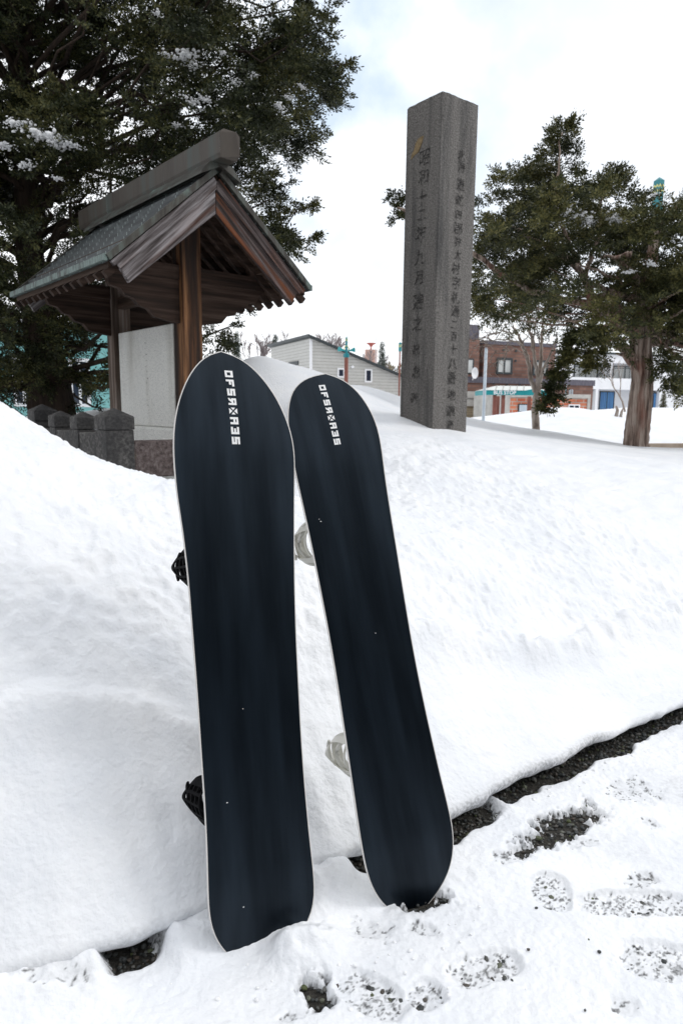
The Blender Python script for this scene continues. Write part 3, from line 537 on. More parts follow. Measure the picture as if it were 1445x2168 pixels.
# ------------------------------------------------------------------ shrine-like sign shelter
SA = R(40.7); srv = np.array([-math.sin(SA), math.cos(SA), 0]); sgv = np.array([math.cos(SA), math.sin(SA), 0]); SO = np.array([-1.192, 5.4, 0])
def shelter():
    root = empty('sign_shelter', 'small weathered wooden gabled shelter with a green copper ridge roof', 'shelter', tuple(SO), SA)   # x = across the gable, y = along the ridge
    S = 1.30; T0, T1 = -.47, S + .27; ZA, ZE, WE = 3.0, 2.295, .81
    sl_ = (ZA - ZE) / WE; cs = 1 / math.sqrt(1 + sl_ * sl_)
    a = MB(); a.box(-.08, .08, -.08, .08, .2, 2.82); a.build('post', m_wood_z, root, bevel=.006)
    a = MB(); a.box(-.08, .08, S - .08, S + .08, .2, 2.82); a.build('post', m_wood_zg, root, bevel=.006)
    for t in (0, S):
        top = 2.39; prof = [(-.66, top - .09), (-.62, top), (.66, top), (.70, top - .10), (.64, top - .14), (.61, top - .20), (.54, top - .215), (.50, top - .26), (.44, top - .275), (.40, top - .32), (.33, top - .335), (.28, top - .39), (.16, top - .41), (.09, top - .42),
                            (-.09, top - .42), (-.16, top - .41), (-.28, top - .39), (-.33, top - .335), (-.40, top - .32), (-.44, top - .275), (-.50, top - .26), (-.54, top - .215), (-.61, top - .20)]
        # halves on both sides of the post (butted against it)
        for sg in (-1, 1):
            pr = sorted([p for p in prof if p[0] * sg > 0], key=lambda p: 0)
            if sg > 0: poly = [(.081, top)] + [p for p in prof[2:13]] + [(.09, top - .42), (.081, top - .42)]
            else: poly = [(-.081, top), (-.62, top), (-.66, top - .09)] + prof[:14:-1] + [(-.09, top - .42), (-.081, top - .42)]
            a = MB(); a.prism(poly, lambda p: (p[0], t - .03, p[1]), lambda p: (p[0], t + .03, p[1])); a.build('carved_tie_beam', m_wood_x, root)
            a = MB(); a.box(*sorted((sg * .082, sg * .60)), t - .045, t + .045, top - .105, top - .0); a.build('tie_beam', m_wood_x, root, bevel=.004)
    # purlins
    for x, z in ((-.58, 2.36), (.58, 2.36)): MB().box(x - .045, x + .045, T0 + .08, T1 - .08, z + .03, z + .085).build('purlin', m_wood_y, root, bevel=.003)
    MB().box(-.05, .05, T0 + .06, T1 - .06, 2.825, 2.90).build('ridge_purlin', m_wood_y, root, bevel=.003)
    MB().box(-.035, .035, .081, S - .081, 2.20, 2.30).build('tie_rail', m_wood_y, root, bevel=.003)
    def slope(x, off): return ZA - sl_ * abs(x) - off / cs          # height of a line 'off' below the roof plane
    # rafters
    n = 14
    for sg in (-1, 1):
        for k in range(n):
            t = T0 + .07 + (T1 - T0 - .14) * k / (n - 1)
            MB().bar((sg * .05, t, slope(.05, .092)), (sg * .80, t, slope(.80, .092)), .042, .048, (0, 0, 1)).build('rafter', m_wood_x, root)
        # sarking under the copper
        p0 = [(sg * .004, T0 + .03), (sg * .79, T0 + .03), (sg * .79, T1 - .03), (sg * .004, T1 - .03)]
        MB().hexa([(x, y, slope(x, .068)) for x, y in p0], [(x, y, slope(x, .036)) for x, y in p0]).build('roof_boarding', m_wood_y, root)
        # copper courses
        c_ = MB(); m_ = 12
        for k in range(m_):
            xa, xb = .04 + (WE - .04) * k / m_, .04 + (WE - .04) * (k + 1) / m_
            q = [(sg * xa, T0), (sg * xb, T0), (sg * xb, T1), (sg * xa, T1)]
            c_.hexa([(x, y, slope(x, .034)) for x, y in q], [(x, y, slope(x, .020 if abs(abs(x) - xa) < 1e-6 else .0)) for x, y in q])
        c_.build('roof_slope', m_tiles, root)
        # fascia of pale verdigris at eave and verges
        MB().bar((sg * (WE + .012), T0 - .012, ZE - .018), (sg * (WE + .012), T1 + .012, ZE - .018), .026, .042).build('eave_flashing', m_edge, root, bevel=.003)
        for t in (T0 - .008, T1 + .008):
            MB().bar((sg * .02, t, slope(.02, .015)), (sg * (WE + .0), t, slope(WE, .015)), .026, .040).build('verge_flashing', m_copper, root, bevel=.003)
        for t, d in ((T0 + .018, 1), (T1 - .018, -1)):
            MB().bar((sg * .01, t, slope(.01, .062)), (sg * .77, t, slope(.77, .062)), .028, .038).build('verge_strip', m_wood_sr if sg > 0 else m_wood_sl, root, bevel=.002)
            tt = t + d * .022
            # barge board with a cut end
            th = .034; w0, w1 = .080, .235
            pts = [(0, ZA - w0 / cs), (.73, ZA - sl_ * .73 - w0 / cs), (.655, ZA - sl_ * .655 - w1 * .92 / cs), (0, ZA - w1 / cs)]
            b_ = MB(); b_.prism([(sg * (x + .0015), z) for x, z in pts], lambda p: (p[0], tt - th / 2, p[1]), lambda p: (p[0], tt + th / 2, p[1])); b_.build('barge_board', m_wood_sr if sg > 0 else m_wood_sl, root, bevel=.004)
            b_ = MB(); pts = [(0, ZA - w0 / cs + .002), (.74, ZA - sl_ * .74 - w0 / cs + .002), (.72, ZA - sl_ * .72 - (w0 + .035) / cs), (0, ZA - (w0 + .035) / cs)]
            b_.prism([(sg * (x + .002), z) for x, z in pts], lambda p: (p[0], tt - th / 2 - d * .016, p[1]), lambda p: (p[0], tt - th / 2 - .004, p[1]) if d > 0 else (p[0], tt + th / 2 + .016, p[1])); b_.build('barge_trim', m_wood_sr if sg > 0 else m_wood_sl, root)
    # ridge: apron, box with chamfered ends
    a = MB(); prof = [(-.15, 2.925), (-.12, 2.955), (-.085, 2.985), (.085, 2.985), (.12, 2.955), (.15, 2.925), (.10, 2.94), (0, 3.015), (-.10, 2.94)]
    prof = [(-.16, 2.905), (-.15, 2.93), (-.085, 3.0), (.085, 3.0), (.15, 2.93), (.16, 2.905), (0, 3.045 - .06)]
    a.prism(prof, lambda p: (p[0], T0 - .055, p[1]), lambda p: (p[0], T1 + .055, p[1])); a.build('ridge_apron', m_copper, root)
    a = MB(); prof = [(-.064, 3.002), (-.076, 3.03), (-.078, 3.155), (-.05, 3.18), (.05, 3.18), (.078, 3.155), (.076, 3.03), (.064, 3.002)]
    a.prism(prof, lambda p: (p[0], T0 - .175 + (.02 if p[1] < 3.01 else 0), p[1]), lambda p: (p[0], T1 + .38, p[1])); a.build('ridge_box', m_ridge, root, bevel=.0015)
    return root
m_ridge = mat('ridge_copper', [(.028, .02, .015), (.05, .04, .031), (.045, .056, .05)], .5, 1.2, (1, 5, .5), bump=.1, mix2=((.26, .32, .28), 1.0, (.5, 26, .8), .66, .72, .8), metal=.25)
def tiles():
    m = brick_mat('copper_shingles', (.012, .016, .019), (.038, .047, .05), (.19, .23, .22), 1, .20, .0642, .0055, .45, (0, 0, R(90)), .4)
    t = m.node_tree; b = t.nodes['Principled BSDF']; n = t.nodes.new; L = t.links.new; src = b.inputs['Base Color'].links[0].from_socket
    c = n('ShaderNodeTexCoord'); z = n('ShaderNodeTexNoise'); z.inputs['Scale'].default_value = 9; z.inputs['Detail'].default_value = 7; L(c.outputs['Object'], z.inputs[0])
    mr = n('ShaderNodeMapRange'); mr.inputs[1].default_value = .56; mr.inputs[2].default_value = .72; mr.inputs[4].default_value = .6; L(z.outputs[0], mr.inputs[0])
    x = n('ShaderNodeMix'); x.data_type = 'RGBA'; L(mr.outputs[0], x.inputs[0]); L(src, x.inputs[6]); x.inputs[7].default_value = (.13, .15, .15, 1); L(x.outputs[2], b.inputs['Base Color'])
    b.inputs['Metallic'].default_value = .3; return m
m_tiles = tiles()
shelter()
def loc2w(w_, t_, z=0): p = SO + sgv * w_ + srv * t_; return (p[0], p[1], z)
# granite tablet between the posts, standing on its plinth
o = empty('stone_tablet', 'tall pale speckled granite tablet standing between the two shelter posts', 'tablet', loc2w(0, .65, 1.0), SA)
MB().box(-.06, .06, -.52, .52, .18, .985).build('slab', m_granite, o, bevel=.008)
mk = MB()
for k in range(26):
    z = .28 + .6 * k / 26 + random.uniform(-.01, .01); y = -.04 + random.gauss(0, .012); r_ = random.uniform(.004, .012)
    if k % 2: mk = MB(); mk.box(-.0615, -.0600, y, y + r_, z, z + r_ * .8); mk.build('worn_carving', m_carve, o)
MB().box(-.11, .11, -.6, .6, -.3, .178).build('plinth', m_granite, o, bevel=.02)
blob = MB(); blob.box(-.17, -.115, -.60, -.45, -.02, .10); blob.build('side_block', m_granite, o, bevel=.02)
# stone fence
def cap_post(px, Y, wpx_, zt, label, h=.9, big=False):
    p = at(px, 870, Y); s_ = wpx_; r_ = empty('fence_post', label, 'fence post', (p[0], p[1], zt - h), SA, 'stone posts of the low fence round the shelter')
    a = s_ / 2; hc = s_ * .30
    m_ = MB(); m_.box(-a, a, -a, a, 0, h - hc - .085); m_.build('shaft', m_rock, r_, bevel=.008)
    m_ = MB(); z0 = h - hc - .083; b_ = a + .004
    V = [(-b_, -b_, z0), (b_, -b_, z0), (b_, b_, z0), (-b_, b_, z0)]; V += [(x, y, h - hc) for x, y, z in V]; V += [(0, 0, h)]
    m_.add(V, [(3, 2, 1, 0), (0, 1, 5, 4), (1, 2, 6, 5), (2, 3, 7, 6), (3, 0, 4, 7), (4, 5, 8), (5, 6, 8), (6, 7, 8), (7, 4, 8)]); m_.build('pyramid_cap', m_rock, r_, bevel=.006)
    return p
zD = at(241, 863, 4.4)[2]
pD = cap_post(241, 4.42, .185, zD, 'nearest and largest dark stone fence post with a pyramid cap')
pC = cap_post(176, 4.83, .135, at(176, 871, 4.83)[2], 'narrow dark stone fence post just behind the nearest post')
pB = cap_post(128, 5.22, .135, at(128, 869, 5.22)[2], 'narrow dark stone fence post between two others, half sunk in the drift')
pA = cap_post(90, 5.6, .175, at(90, 855, 5.6)[2], 'farthest dark stone fence post beside the tree trunk at the left end')
def rail(p, q, z0, z1, wd, mt, label, g0=.1, g1=.1):
    d = q - p; d[2] = 0; L_ = np.linalg.norm(d); an = math.atan2(d[1], d[0]); r_ = MB(); r_.box(g0, L_ - g1, -wd / 2, wd / 2, 0, z1 - z0)
    o_ = r_.build('fence_rail', mt, None, bevel=.01, label=label, cat='fence rail', group='stone rails of the low fence'); o_.location = (p[0], p[1], z0); o_.rotation_euler = (0, 0, an); return o_
rail(pD.copy(), pC.copy(), .55, zD - .17, .12, m_rock, 'short dark stone rail between the nearest post and the next one', .095, .07)
rail(pC.copy(), pB.copy(), .55, zD - .17, .12, m_rock, 'short stone rail between the two narrow fence posts', .07, .07)
rail(pB.copy(), pA.copy(), .55, zD - .17, .12, m_rock, 'short stone rail next to the farthest fence post', .07, .09)
eD = pD + np.array([sgv[0], sgv[1], 0]) * 1.65
zr1 = plane(330, 932, pD, srv)[2]; zr0 = plane(330, 1008, pD, srv)[2]
rail(pD.copy(), eD, zr0, zr1, .14, m_rockr, 'long reddish stone rail with yellow lichen, right of the nearest post', .097, .0)
o_ = MB().box(.1, 1.75, -.14, .10, 0, .2).build('kerb_stone', m_rockr, None, bevel=.02, label='low stone kerb lying under the long reddish rail', cat='kerb'); o_.location = (pD[0], pD[1], zr0 - .25); o_.rotation_euler = (0, 0, SA)
cap_e = eD; r_ = empty('fence_post', 'dark stone fence post at the far right end of the reddish rail, behind the snowboards', 'fence post', (eD[0], eD[1], zD - .95), SA, 'stone posts of the low fence round the shelter')
MB().box(-.09, .09, -.09, .09, 0, .5).build('shaft', m_rock, r_, bevel=.008)

# ------------------------------------------------------------------ monument pillar
def text_mesh(body, size, mt, name, parent, loc, rot, extrude=.0, spacing=1, sx=1, bold=0.0):
    cu_ = bpy.data.curves.new(name, 'FONT'); cu_.body = body; cu_.size = size; cu_.align_x = 'CENTER'; cu_.align_y = 'CENTER'; cu_.extrude = extrude; cu_.space_character = spacing; cu_.resolution_u = 3; cu_.offset = bold
    t = bpy.data.objects.new(name, cu_); C.objects.link(t); dg = bpy.context.evaluated_depsgraph_get(); dg.update()
    me = bpy.data.meshes.new_from_object(t.evaluated_get(dg)); C.objects.unlink(t); bpy.data.objects.remove(t)
    me.name = name; me.materials.clear(); me.materials.append(mt); o_ = bpy.data.objects.new(name, me); o_.location = loc; o_.rotation_euler = rot; o_.scale = (sx, 1, 1); return link(o_, parent)
def pillar():
    K0 = (.784, 6.0); a = .432; ang = R(90 - 53)
    root = empty('stone_pillar', 'tall square dark stone pillar carved with vertical Japanese characters', 'monument', (K0[0], K0[1], 0.7), ang)   # x along the right face, y along the left face
    root.rotation_euler = (R(.2), R(-.1), ang)
    hh = 3.895 - .7; b_ = .012; n = 26
    V, Fc = [], []; m_ = 12
    for j in range(n + 1):
        z = hh * j / n
        for e in range(4):
            for k in range(m_):
                t = k / m_; c = [(0, 0), (a, 0), (a, a), (0, a)]; x = c[e][0] + (c[(e + 1) % 4][0] - c[e][0]) * t; y = c[e][1] + (c[(e + 1) % 4][1] - c[e][1]) * t
                if k == 0: x += (b_ if x < .1 else -b_) * .35; y += (b_ if y < .1 else -b_) * .35
                nn_ = .0022 * random.gauss(0, 1) if k else .003 * random.gauss(0, 1); V.append((x + nn_, y + nn_, z))
    q = 4 * m_
    for j in range(n):
        for k in range(q): Fc.append((j * q + k, j * q + (k + 1) % q, (j + 1) * q + (k + 1) % q, (j + 1) * q + k))
    V.append((a / 2, a / 2, hh + .004)); top = len(V) - 1
    for k in range(q): Fc.append((n * q + k, n * q + (k + 1) % q, top))
    mb = MB(); mb.v = V; mb.f = Fc; mb.build('shaft', m_pillar, root)
    # right face characters (face normal -y), left face characters (face normal -x)
    def zrow(px, py, left):
        e1 = np.array([math.sin(R(53)), math.cos(R(53)), 0]); e2 = np.array([-math.cos(R(53)), math.sin(R(53)), 0]); K = np.array([K0[0], K0[1], 0])
        p = plane(px, py, K, [e2[1], -e2[0], 0] if left else [e1[1], -e1[0], 0]); return p[2] - .7, (p - K) @ (e2 if left else e1)
    rt = [('北', 974, 333, 21), ('海', 975, 357, 21), ('道', 973, 394, 24), ('虻', 971, 426, 23), ('田', 969, 457, 18), ('郡', 968, 487, 25), ('狩', 967, 515, 20), ('太', 967, 542, 20), ('村', 963, 571, 24), ('字', 964, 602, 26), ('札', 963, 633, 24), ('通', 962, 661, 24),
          ('二', 960, 689, 20), ('百', 959, 714, 20), ('十', 958, 741, 22), ('八', 957, 772, 26), ('番', 955, 802, 27), ('地', 954, 838, 24), ('鎮', 953, 872, 24), ('座', 952, 900, 18)]
    for ch, px, py, s_ in rt:
        z, x = zrow(px, py, False); text_mesh(ch, s_ / 1445 * 6.2 * 1.02, m_carve, 'carved_character', root, (x, -.0045, z), (R(90), 0, random.uniform(-.03, .03)), .001, sx=1.0)
    lf = [('昭', 898, 337, 33), ('和', 896, 378, 30), ('十', 892, 422, 34), ('二', 892, 457, 26), ('年', 890, 500, 34), ('九', 888, 548, 32), ('月', 887, 590, 30), ('建', 885, 642, 34), ('之', 883, 688, 32), ('記', 880, 742, 22), ('念', 880, 790, 26), ('碑', 877, 845, 24)]
    for ch, px, py, s_ in lf:
        z, y = zrow(px, py, True); text_mesh(ch, s_ / 1445 * 6.2 * 1.0, m_carve, 'carved_character', root, (-.0045, y, z), (R(90), 0, R(-90)), .001, sx=1.0)
    pts = []
    for px, py in [(896, 289), (893, 302), (888, 314), (884, 324), (877, 330), (869, 340), (870, 330), (876, 318), (879, 305), (884, 296), (890, 291)]:
        z, y = zrow(px, py, True); pts.append((y, z))
    MB().prism(pts, lambda p: (.004, p[0], p[1]), lambda p: (-.0045, p[0], p[1])).build('chipped_patch', m_ochre, root)
pillar()

# ------------------------------------------------------------------ trees
def leaves(tw_o, tw_d, tw_l, k=9, ll=.036, lw=.012):
    n = len(tw_o); d = tw_d / np.linalg.norm(tw_d, axis=1)[:, None]; rnd = rng.normal(size=(n, 3)); p = np.cross(d, rnd); p /= np.linalg.norm(p, axis=1)[:, None]; q = np.cross(d, p)
    t = np.tile((np.arange(k) + .5) / k, (n, 1)) + rng.uniform(-.04, .04, (n, k)); side = np.where(np.arange(k) % 2 == 0, 1, -1)[None, :, None]
    base = tw_o[:, None] + d[:, None] * (t * tw_l[:, None])[..., None]
    ld = d[:, None] * .75 + p[:, None] * side * .75 + q[:, None] * rng.normal(0, .45, (n, k, 1)); ld[:, -1] = d + rng.normal(0, .2, (n, 3)); ld /= np.linalg.norm(ld, axis=2)[..., None]
    wv = np.cross(ld, q[:, None] + rng.normal(0, .5, (n, k, 3))); wv /= np.linalg.norm(wv, axis=2)[..., None]
    L_ = ll * rng.uniform(.7, 1.3, (n, k, 1)); W_ = lw * rng.uniform(.7, 1.3, (n, k, 1))
    V = np.stack([base, base + ld * L_ * .5 + wv * W_ / 2, base + ld * L_, base + ld * L_ * .5 - wv * W_ / 2], 2).reshape(-1, 3)
    return V, np.arange(n * k * 4).reshape(-1, 4)
def inpoly(p, poly):
    x, y = p; c = False; n = len(poly); j = n - 1
    for i in range(n):
        xi, yi = poly[i]; xj, yj = poly[j]
        if (yi > y) != (yj > y) and x < (xj - xi) * (y - yi) / (yj - yi) + xi: c = not c
        j = i
    return c
def crown(poly, Y0, Y1, nb, rad, tw_per, trunk, gap=.0, gs=3.2, leafk=9, ll=.036, lw=.012, twl=(.08, .17), extra=(), exclude=None):
    bs = []; xs = [p[0] for p in poly]; ys = [p[1] for p in poly]; tries = 0
    while len(bs) < nb and tries < nb * 60:
        tries += 1; px, py = random.uniform(min(xs), max(xs)), random.uniform(min(ys), max(ys))
        if not inpoly((px, py), poly): continue
        if exclude and any((px - a) ** 2 / (c * c) + (py - b) ** 2 / (d * d) < 1 for a, b, c, d in exclude): continue
        Y = random.uniform(Y0, Y1); p = at(px, py, Y); r_ = rad * random.uniform(.7, 1.25)
        # keep silhouettes: shrink when near the outline
        for k in range(8):
            a = k * math.pi / 4
            if not inpoly((px + math.cos(a) * r_ * 1445 / Y, py + math.sin(a) * r_ * 1445 / Y), poly): r_ *= .88
        bs.append((p, max(r_, .09)))
    for (px, py, Y, r_) in extra: bs.append((at(px, py, Y), r_))
    O, D, Ln = [], [], []
    for ib, (p, r_) in enumerate(bs):
        ext = ib >= len(bs) - len(extra); nbr = max(3, int(tw_per * (r_ / rad) ** 1.5)); out_ = (p - trunk) * np.array([1, 1, .35]); out_ /= np.linalg.norm(out_) + 1e-6
        v = rng.normal(size=(nbr, 3)) * np.array([1, 1, .55]); v /= np.linalg.norm(v, axis=1)[:, None]
        d = v * .85 + out_ * .75 + np.array([0, 0, .10]); d /= np.linalg.norm(d, axis=1)[:, None]
        st_ = p - out_ * r_ * .35 + v * r_ * rng.uniform(0, .6, nbr)[:, None]; bl = r_ * rng.uniform(.55, 1.15, nbr)
        if not ext:
            g_ = vn(st_[:, 0] * gs, st_[:, 1] * gs, st_[:, 2] * gs * 1.5) + .6 * vn(st_[:, 0] * gs * 2.3, st_[:, 1] * gs * 2.3, st_[:, 2] * gs * 3); k = g_ > gap; st_, d, bl = st_[k], d[k], bl[k]
        if len(st_) == 0: continue
        nt_ = 15; t = (np.arange(nt_) + rng.uniform(0, 1, (len(st_), nt_))) / nt_; side = np.where(np.arange(nt_) % 2 == 0, 1., -1.)[None]
        hz = np.cross(d, (0, 0, 1.0)); hz /= np.linalg.norm(hz, axis=1)[:, None] + 1e-6; hz = hz + rng.normal(0, .25, hz.shape)
        q = st_[:, None] + d[:, None] * (bl[:, None] * t)[..., None]; q[..., 2] -= (bl[:, None] * t ** 2) * .22
        td = d[:, None] * .8 + hz[:, None] * side[..., None] * .8 + rng.normal(0, .22, q.shape); td[..., 2] += .12
        td[:, -1] = d + rng.normal(0, .1, d.shape)
        l_ = np.broadcast_to(rng.uniform(*twl, (len(st_), nt_)) * (1.15 - .6 * t), t.shape)
        O.append(q.reshape(-1, 3)); D.append(td.reshape(-1, 3)); Ln.append(l_.ravel())
    O = np.concatenate(O); D = np.concatenate(D); Ln = np.concatenate(Ln); return bs, leaves(O, D, Ln, leafk, ll, lw), O
def limb(mb, a, b, r0_, r1_, bend=.15, n=9, seg=7, wob=.05):
    a, b = np.array(a, float), np.array(b, float); L_ = np.linalg.norm(b - a); off = np.array([random.gauss(0, 1), random.gauss(0, 1), random.gauss(0, .6)]) * L_ * bend * .5
    P_ = []
    for i in range(n):
        t = i / (n - 1); P_.append(a + (b - a) * t + off * math.sin(t * math.pi) + np.array([random.gauss(0, 1) for _ in range(3)]) * L_ * wob * .12 * (0 < t < 1))
    mb.tube(P_, [r0_ + (r1_ - r0_) * (i / (n - 1)) for i in range(n)], seg); return P_
def bark_trunk(path, radii, seg=56, amp=.12, flute=9, twist=1.5):
    P_ = [np.array(p, float) for p in path]; d = np.r_[0, np.cumsum([np.linalg.norm(P_[i + 1] - P_[i]) for i in range(len(P_) - 1)])]
    n = max(40, int(d[-1] / .03)); t = np.linspace(0, d[-1], n); Q = np.stack([np.interp(t, d, [p[k] for p in P_]) for k in range(3)], 1); rr = np.interp(t, d, radii)
    for _ in range(6): Q[1:-1] = (Q[:-2] + 2 * Q[1:-1] + Q[2:]) / 4
    A_, T_ = np.meshgrid(np.linspace(0, 2 * math.pi, seg, endpoint=False), t); tw = A_ + twist * T_ * .25
    f = 1 + amp * (1 - np.abs(vn(np.cos(tw) * flute * .5, np.sin(tw) * flute * .5, T_ * .8)) * 2.2) + amp * .6 * vn(np.cos(tw) * flute * 1.6, np.sin(tw) * flute * 1.6, T_ * 2.2) + .05 * vn(np.cos(A_) * 1.3, np.sin(A_) * 1.3, T_ * 2)
    X = Q[:, 0][:, None] + np.cos(A_) * rr[:, None] * f; Y = Q[:, 1][:, None] + np.sin(A_) * rr[:, None] * f; Z = np.repeat(Q[:, 2][:, None], seg, 1)
    V = np.stack([X, Y, Z], -1).reshape(-1, 3); i = np.arange(n * seg).reshape(n, seg); j = np.roll(i, -1, 1)
    Fc = np.stack([i[:-1], j[:-1], j[1:], i[1:]], -1).reshape(-1, 4); return V, Fc
def snow_on(root, items, name='snow_clump'):
    pts = []; L0_ = np.array(root.location)
    for px, py, Y, r_ in items:
        p0 = at(px, py, Y + .12) - L0_; an = random.uniform(-.5, .3)
        for k in range(60):
            t = random.gauss(0, .6); p = p0 + np.array([t * r_, random.gauss(0, .5) * r_, t * r_ * an + random.gauss(0, .11) * r_]); q = r_ * random.uniform(.05, .17) * max(.4, 1 - abs(t) * .5)
            pts.append((p[0], p[1], p[2], (q * 1.3, q * 1.1, q * random.uniform(.7, 1.15))))
    return blob_mesh(name, pts, m_snowc, 1, root, .5, .45, kind='stuff')
def wrap(root, V): return V - np.array(root.location)

# --- large yew behind the shelter
tb = at(120, 880, 8.2); tb[2] = .5
lt = empty('yew_tree', 'huge dark yew tree with snow clumps towering behind the wooden shelter', 'tree', tuple(tb))
lpoly = [(-420, -420), (560, -420), (610, -160), (520, -60), (505, 10), (545, 55), (600, 20), (640, -60), (700, -40), (692, 40), (672, 105), (700, 140), (742, 120), (715, 200), (690, 250), (672, 300), (610, 335), (585, 380), (600, 425), (668, 428), (620, 465), (672, 492), (640, 525), (590, 540), (560, 590), (535, 640), (490, 710), (455, 745), (420, 790), (330, 850), (200, 868), (-420, 880)]
trk = np.array([tb[0], tb[1], 3.2])
bsL, (lv, lf_), _ = crown(lpoly, 7.0, 9.6, 620, .36, 24, trk, gap=-.12, gs=2.6, leafk=6, ll=.042, lw=.017, extra=[(735, 135, 8, .06), (722, 160, 8, .08), (700, 195, 8, .10), (655, 435, 8, .06), (630, 440, 8, .09), (600, 450, 8, .1), (662, 497, 8, .06), (635, 500, 8, .09), (605, 505, 8, .1), (688, 45, 8, .08), (640, 20, 8, .12), (520, 640, 7.6, .1), (490, 690, 7.6, .09), (468, 725, 7.6, .08)],
                          exclude=[(215, 430, 45, 22), (60, 290, 35, 22), (430, 175, 26, 16), (555, 15, 20, 40), (130, 475, 28, 14), (490, 235, 16, 12), (530, 480, 16, 25)])
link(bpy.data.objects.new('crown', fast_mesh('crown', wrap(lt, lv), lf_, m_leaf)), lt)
tr = MB(); top = np.array([tb[0] - .3, tb[1] + .2, 8.5])
V, Fc = bark_trunk([(tb[0], tb[1], .4), (tb[0] - .05, tb[1], 1.5), (tb[0] - .25, tb[1] + .1, 3), top], [.30, .23, .14, .05]); link(bpy.data.objects.new('trunk', fast_mesh('trunk', wrap(lt, V), Fc, m_barkd, True)), lt)
lm = MB()
for k in range(0, len(bsL), 4):
    p, r_ = bsL[k]; h0 = min(max(1.6, p[2] - .9 * random.random() - .5), 7.5); a = np.array([tb[0] - .2, tb[1] + .1, h0]); limb(lm, a - tb, p - tb, .035, .006, .12, 9, 6, .3)
lm.build('limb', m_barkd, lt, smooth=True)
snow_on(lt, [(30, 262, 6.9, .10), (60, 270, 6.9, .16), (100, 292, 6.9, .22), (120, 300, 6.9, .16), (150, 308, 6.9, .10), (55, 350, 6.9, .10), (120, 378, 6.9, .06), (395, 118, 7.0, .14), (412, 140, 7.0, .08), (352, 118, 7, .08), (405, 215, 7, .10), (435, 212, 7, .08), (535, 160, 7.0, .06), (500, 175, 7.0, .07), (610, 205, 7, .05), (590, 228, 7, .08), (470, 110, 7, .06), (375, 265, 7, .06), (640, 185, 7, .05), (335, 30, 7, .06), (12, 310, 7, .1), (480, 238, 7, .07)])

# --- yew on the right
rb = at(1343, 944, 9.5); rbz = rb[2] - .3
rt_ = empty('yew_tree', 'yew tree with a thick stripped grey brown trunk, broken limb stub and wide crown', 'tree', (rb[0], rb[1], rbz))
def Q(px, py, Y=9.5): p = at(px, py, Y); return p
V, Fc = bark_trunk([Q(1343, 1000), Q(1344, 930), Q(1352, 860), Q(1358, 800), Q(1352, 745), Q(1362, 690), Q(1368, 620), Q(1378, 540), Q(1390, 460)], [.165, .135, .13, .122, .13, .125, .095, .065, .025], 96, .20, 8, 2.0)
link(bpy.data.objects.new('trunk', fast_mesh('trunk', wrap(rt_, V), Fc, m_bark, True)), rt_)
st = MB()
st.tube([Q(1350, 780) - rt_.location, Q(1335, 748) - np.array(rt_.location), Q(1318, 738) - np.array(rt_.location), Q(1305, 733) - np.array(rt_.location)], [.10, .085, .06, .045], 12)
st.tube([Q(1340, 765, 9.4) - np.array(rt_.location), Q(1330, 738, 9.4) - np.array(rt_.location), Q(1322, 725, 9.4) - np.array(rt_.location)], [.06, .035, .012], 8)
st.tube([Q(1335, 770, 9.4) - np.array(rt_.location), Q(1318, 752, 9.4) - np.array(rt_.location), Q(1302, 748, 9.4) - np.array(rt_.location)], [.05, .025, .012], 8)
st.build('broken_stub', m_bark, rt_, smooth=True)
rpoly = [(1006, 405), (1030, 378), (1070, 368), (1110, 345), (1118, 315), (1158, 300), (1168, 262), (1200, 250), (1222, 262), (1205, 300), (1195, 330), (1228, 362), (1200, 395), (1215, 425), (1190, 440), (1230, 445), (1246, 440), (1240, 385), (1262, 400), (1282, 370), (1298, 350), (1312, 380), (1300, 420), (1340, 400), (1364, 400), (1376, 428), (1412, 430), (1440, 425), (1500, 400), (1640, 420), (1720, 640), (1640, 860), (1480, 850), (1430, 840), (1412, 780), (1392, 720), (1330, 700), (1300, 760), (1262, 775), (1230, 730), (1205, 720), (1180, 690), (1120, 700), (1080, 705), (1045, 670), (1002, 640), (996, 500)]
ex = [(835, 415, 9.6, .07), (850, 440, 9.6, .08), (840, 465, 9.6, .05), (856, 455, 9.6, .07), (860, 420, 9.6, .05), (1195, 262, 9.4, .10), (1215, 270, 9.4, .06), (1175, 290, 9.4, .10), (1298, 360, 9.4, .08), (1285, 385, 9.4, .08), (1242, 395, 9.4, .07), (1250, 415, 9.4, .09)]
for k in range(24): t = k / 23; ex.append((1218 - 66 * t + random.gauss(0, 3), 705 + 165 * t, 8.9, .052 - .03 * abs(t - .45)))
for k in range(9): t = k / 8; ex.append((1262 - 10 * t, 690 + 95 * t, 9.0, .10 - .04 * t))
for k in range(7): t = k / 6; ex.append((1400 + 30 * t, 770 + 50 * t, 9.2, .14))
trk = np.array([Q(1360, 560)[0], 9.5, 3.0])
bsR, (lv, lf_), _ = crown(rpoly, 8.3, 10.9, 345, .38, 18, trk, gap=-.0, gs=2.6, leafk=6, ll=.046, lw=.019, twl=(.09, .18), extra=ex, exclude=[(1326, 742, 42, 44), (1362, 690, 26, 50), (1210, 470, 30, 10), (1290, 465, 40, 9), (1330, 570, 18, 12), (1225, 560, 22, 10), (1380, 560, 20, 8)])
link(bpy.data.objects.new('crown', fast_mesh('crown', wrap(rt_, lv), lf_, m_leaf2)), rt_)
lm = MB(); L0 = np.array(rt_.location)
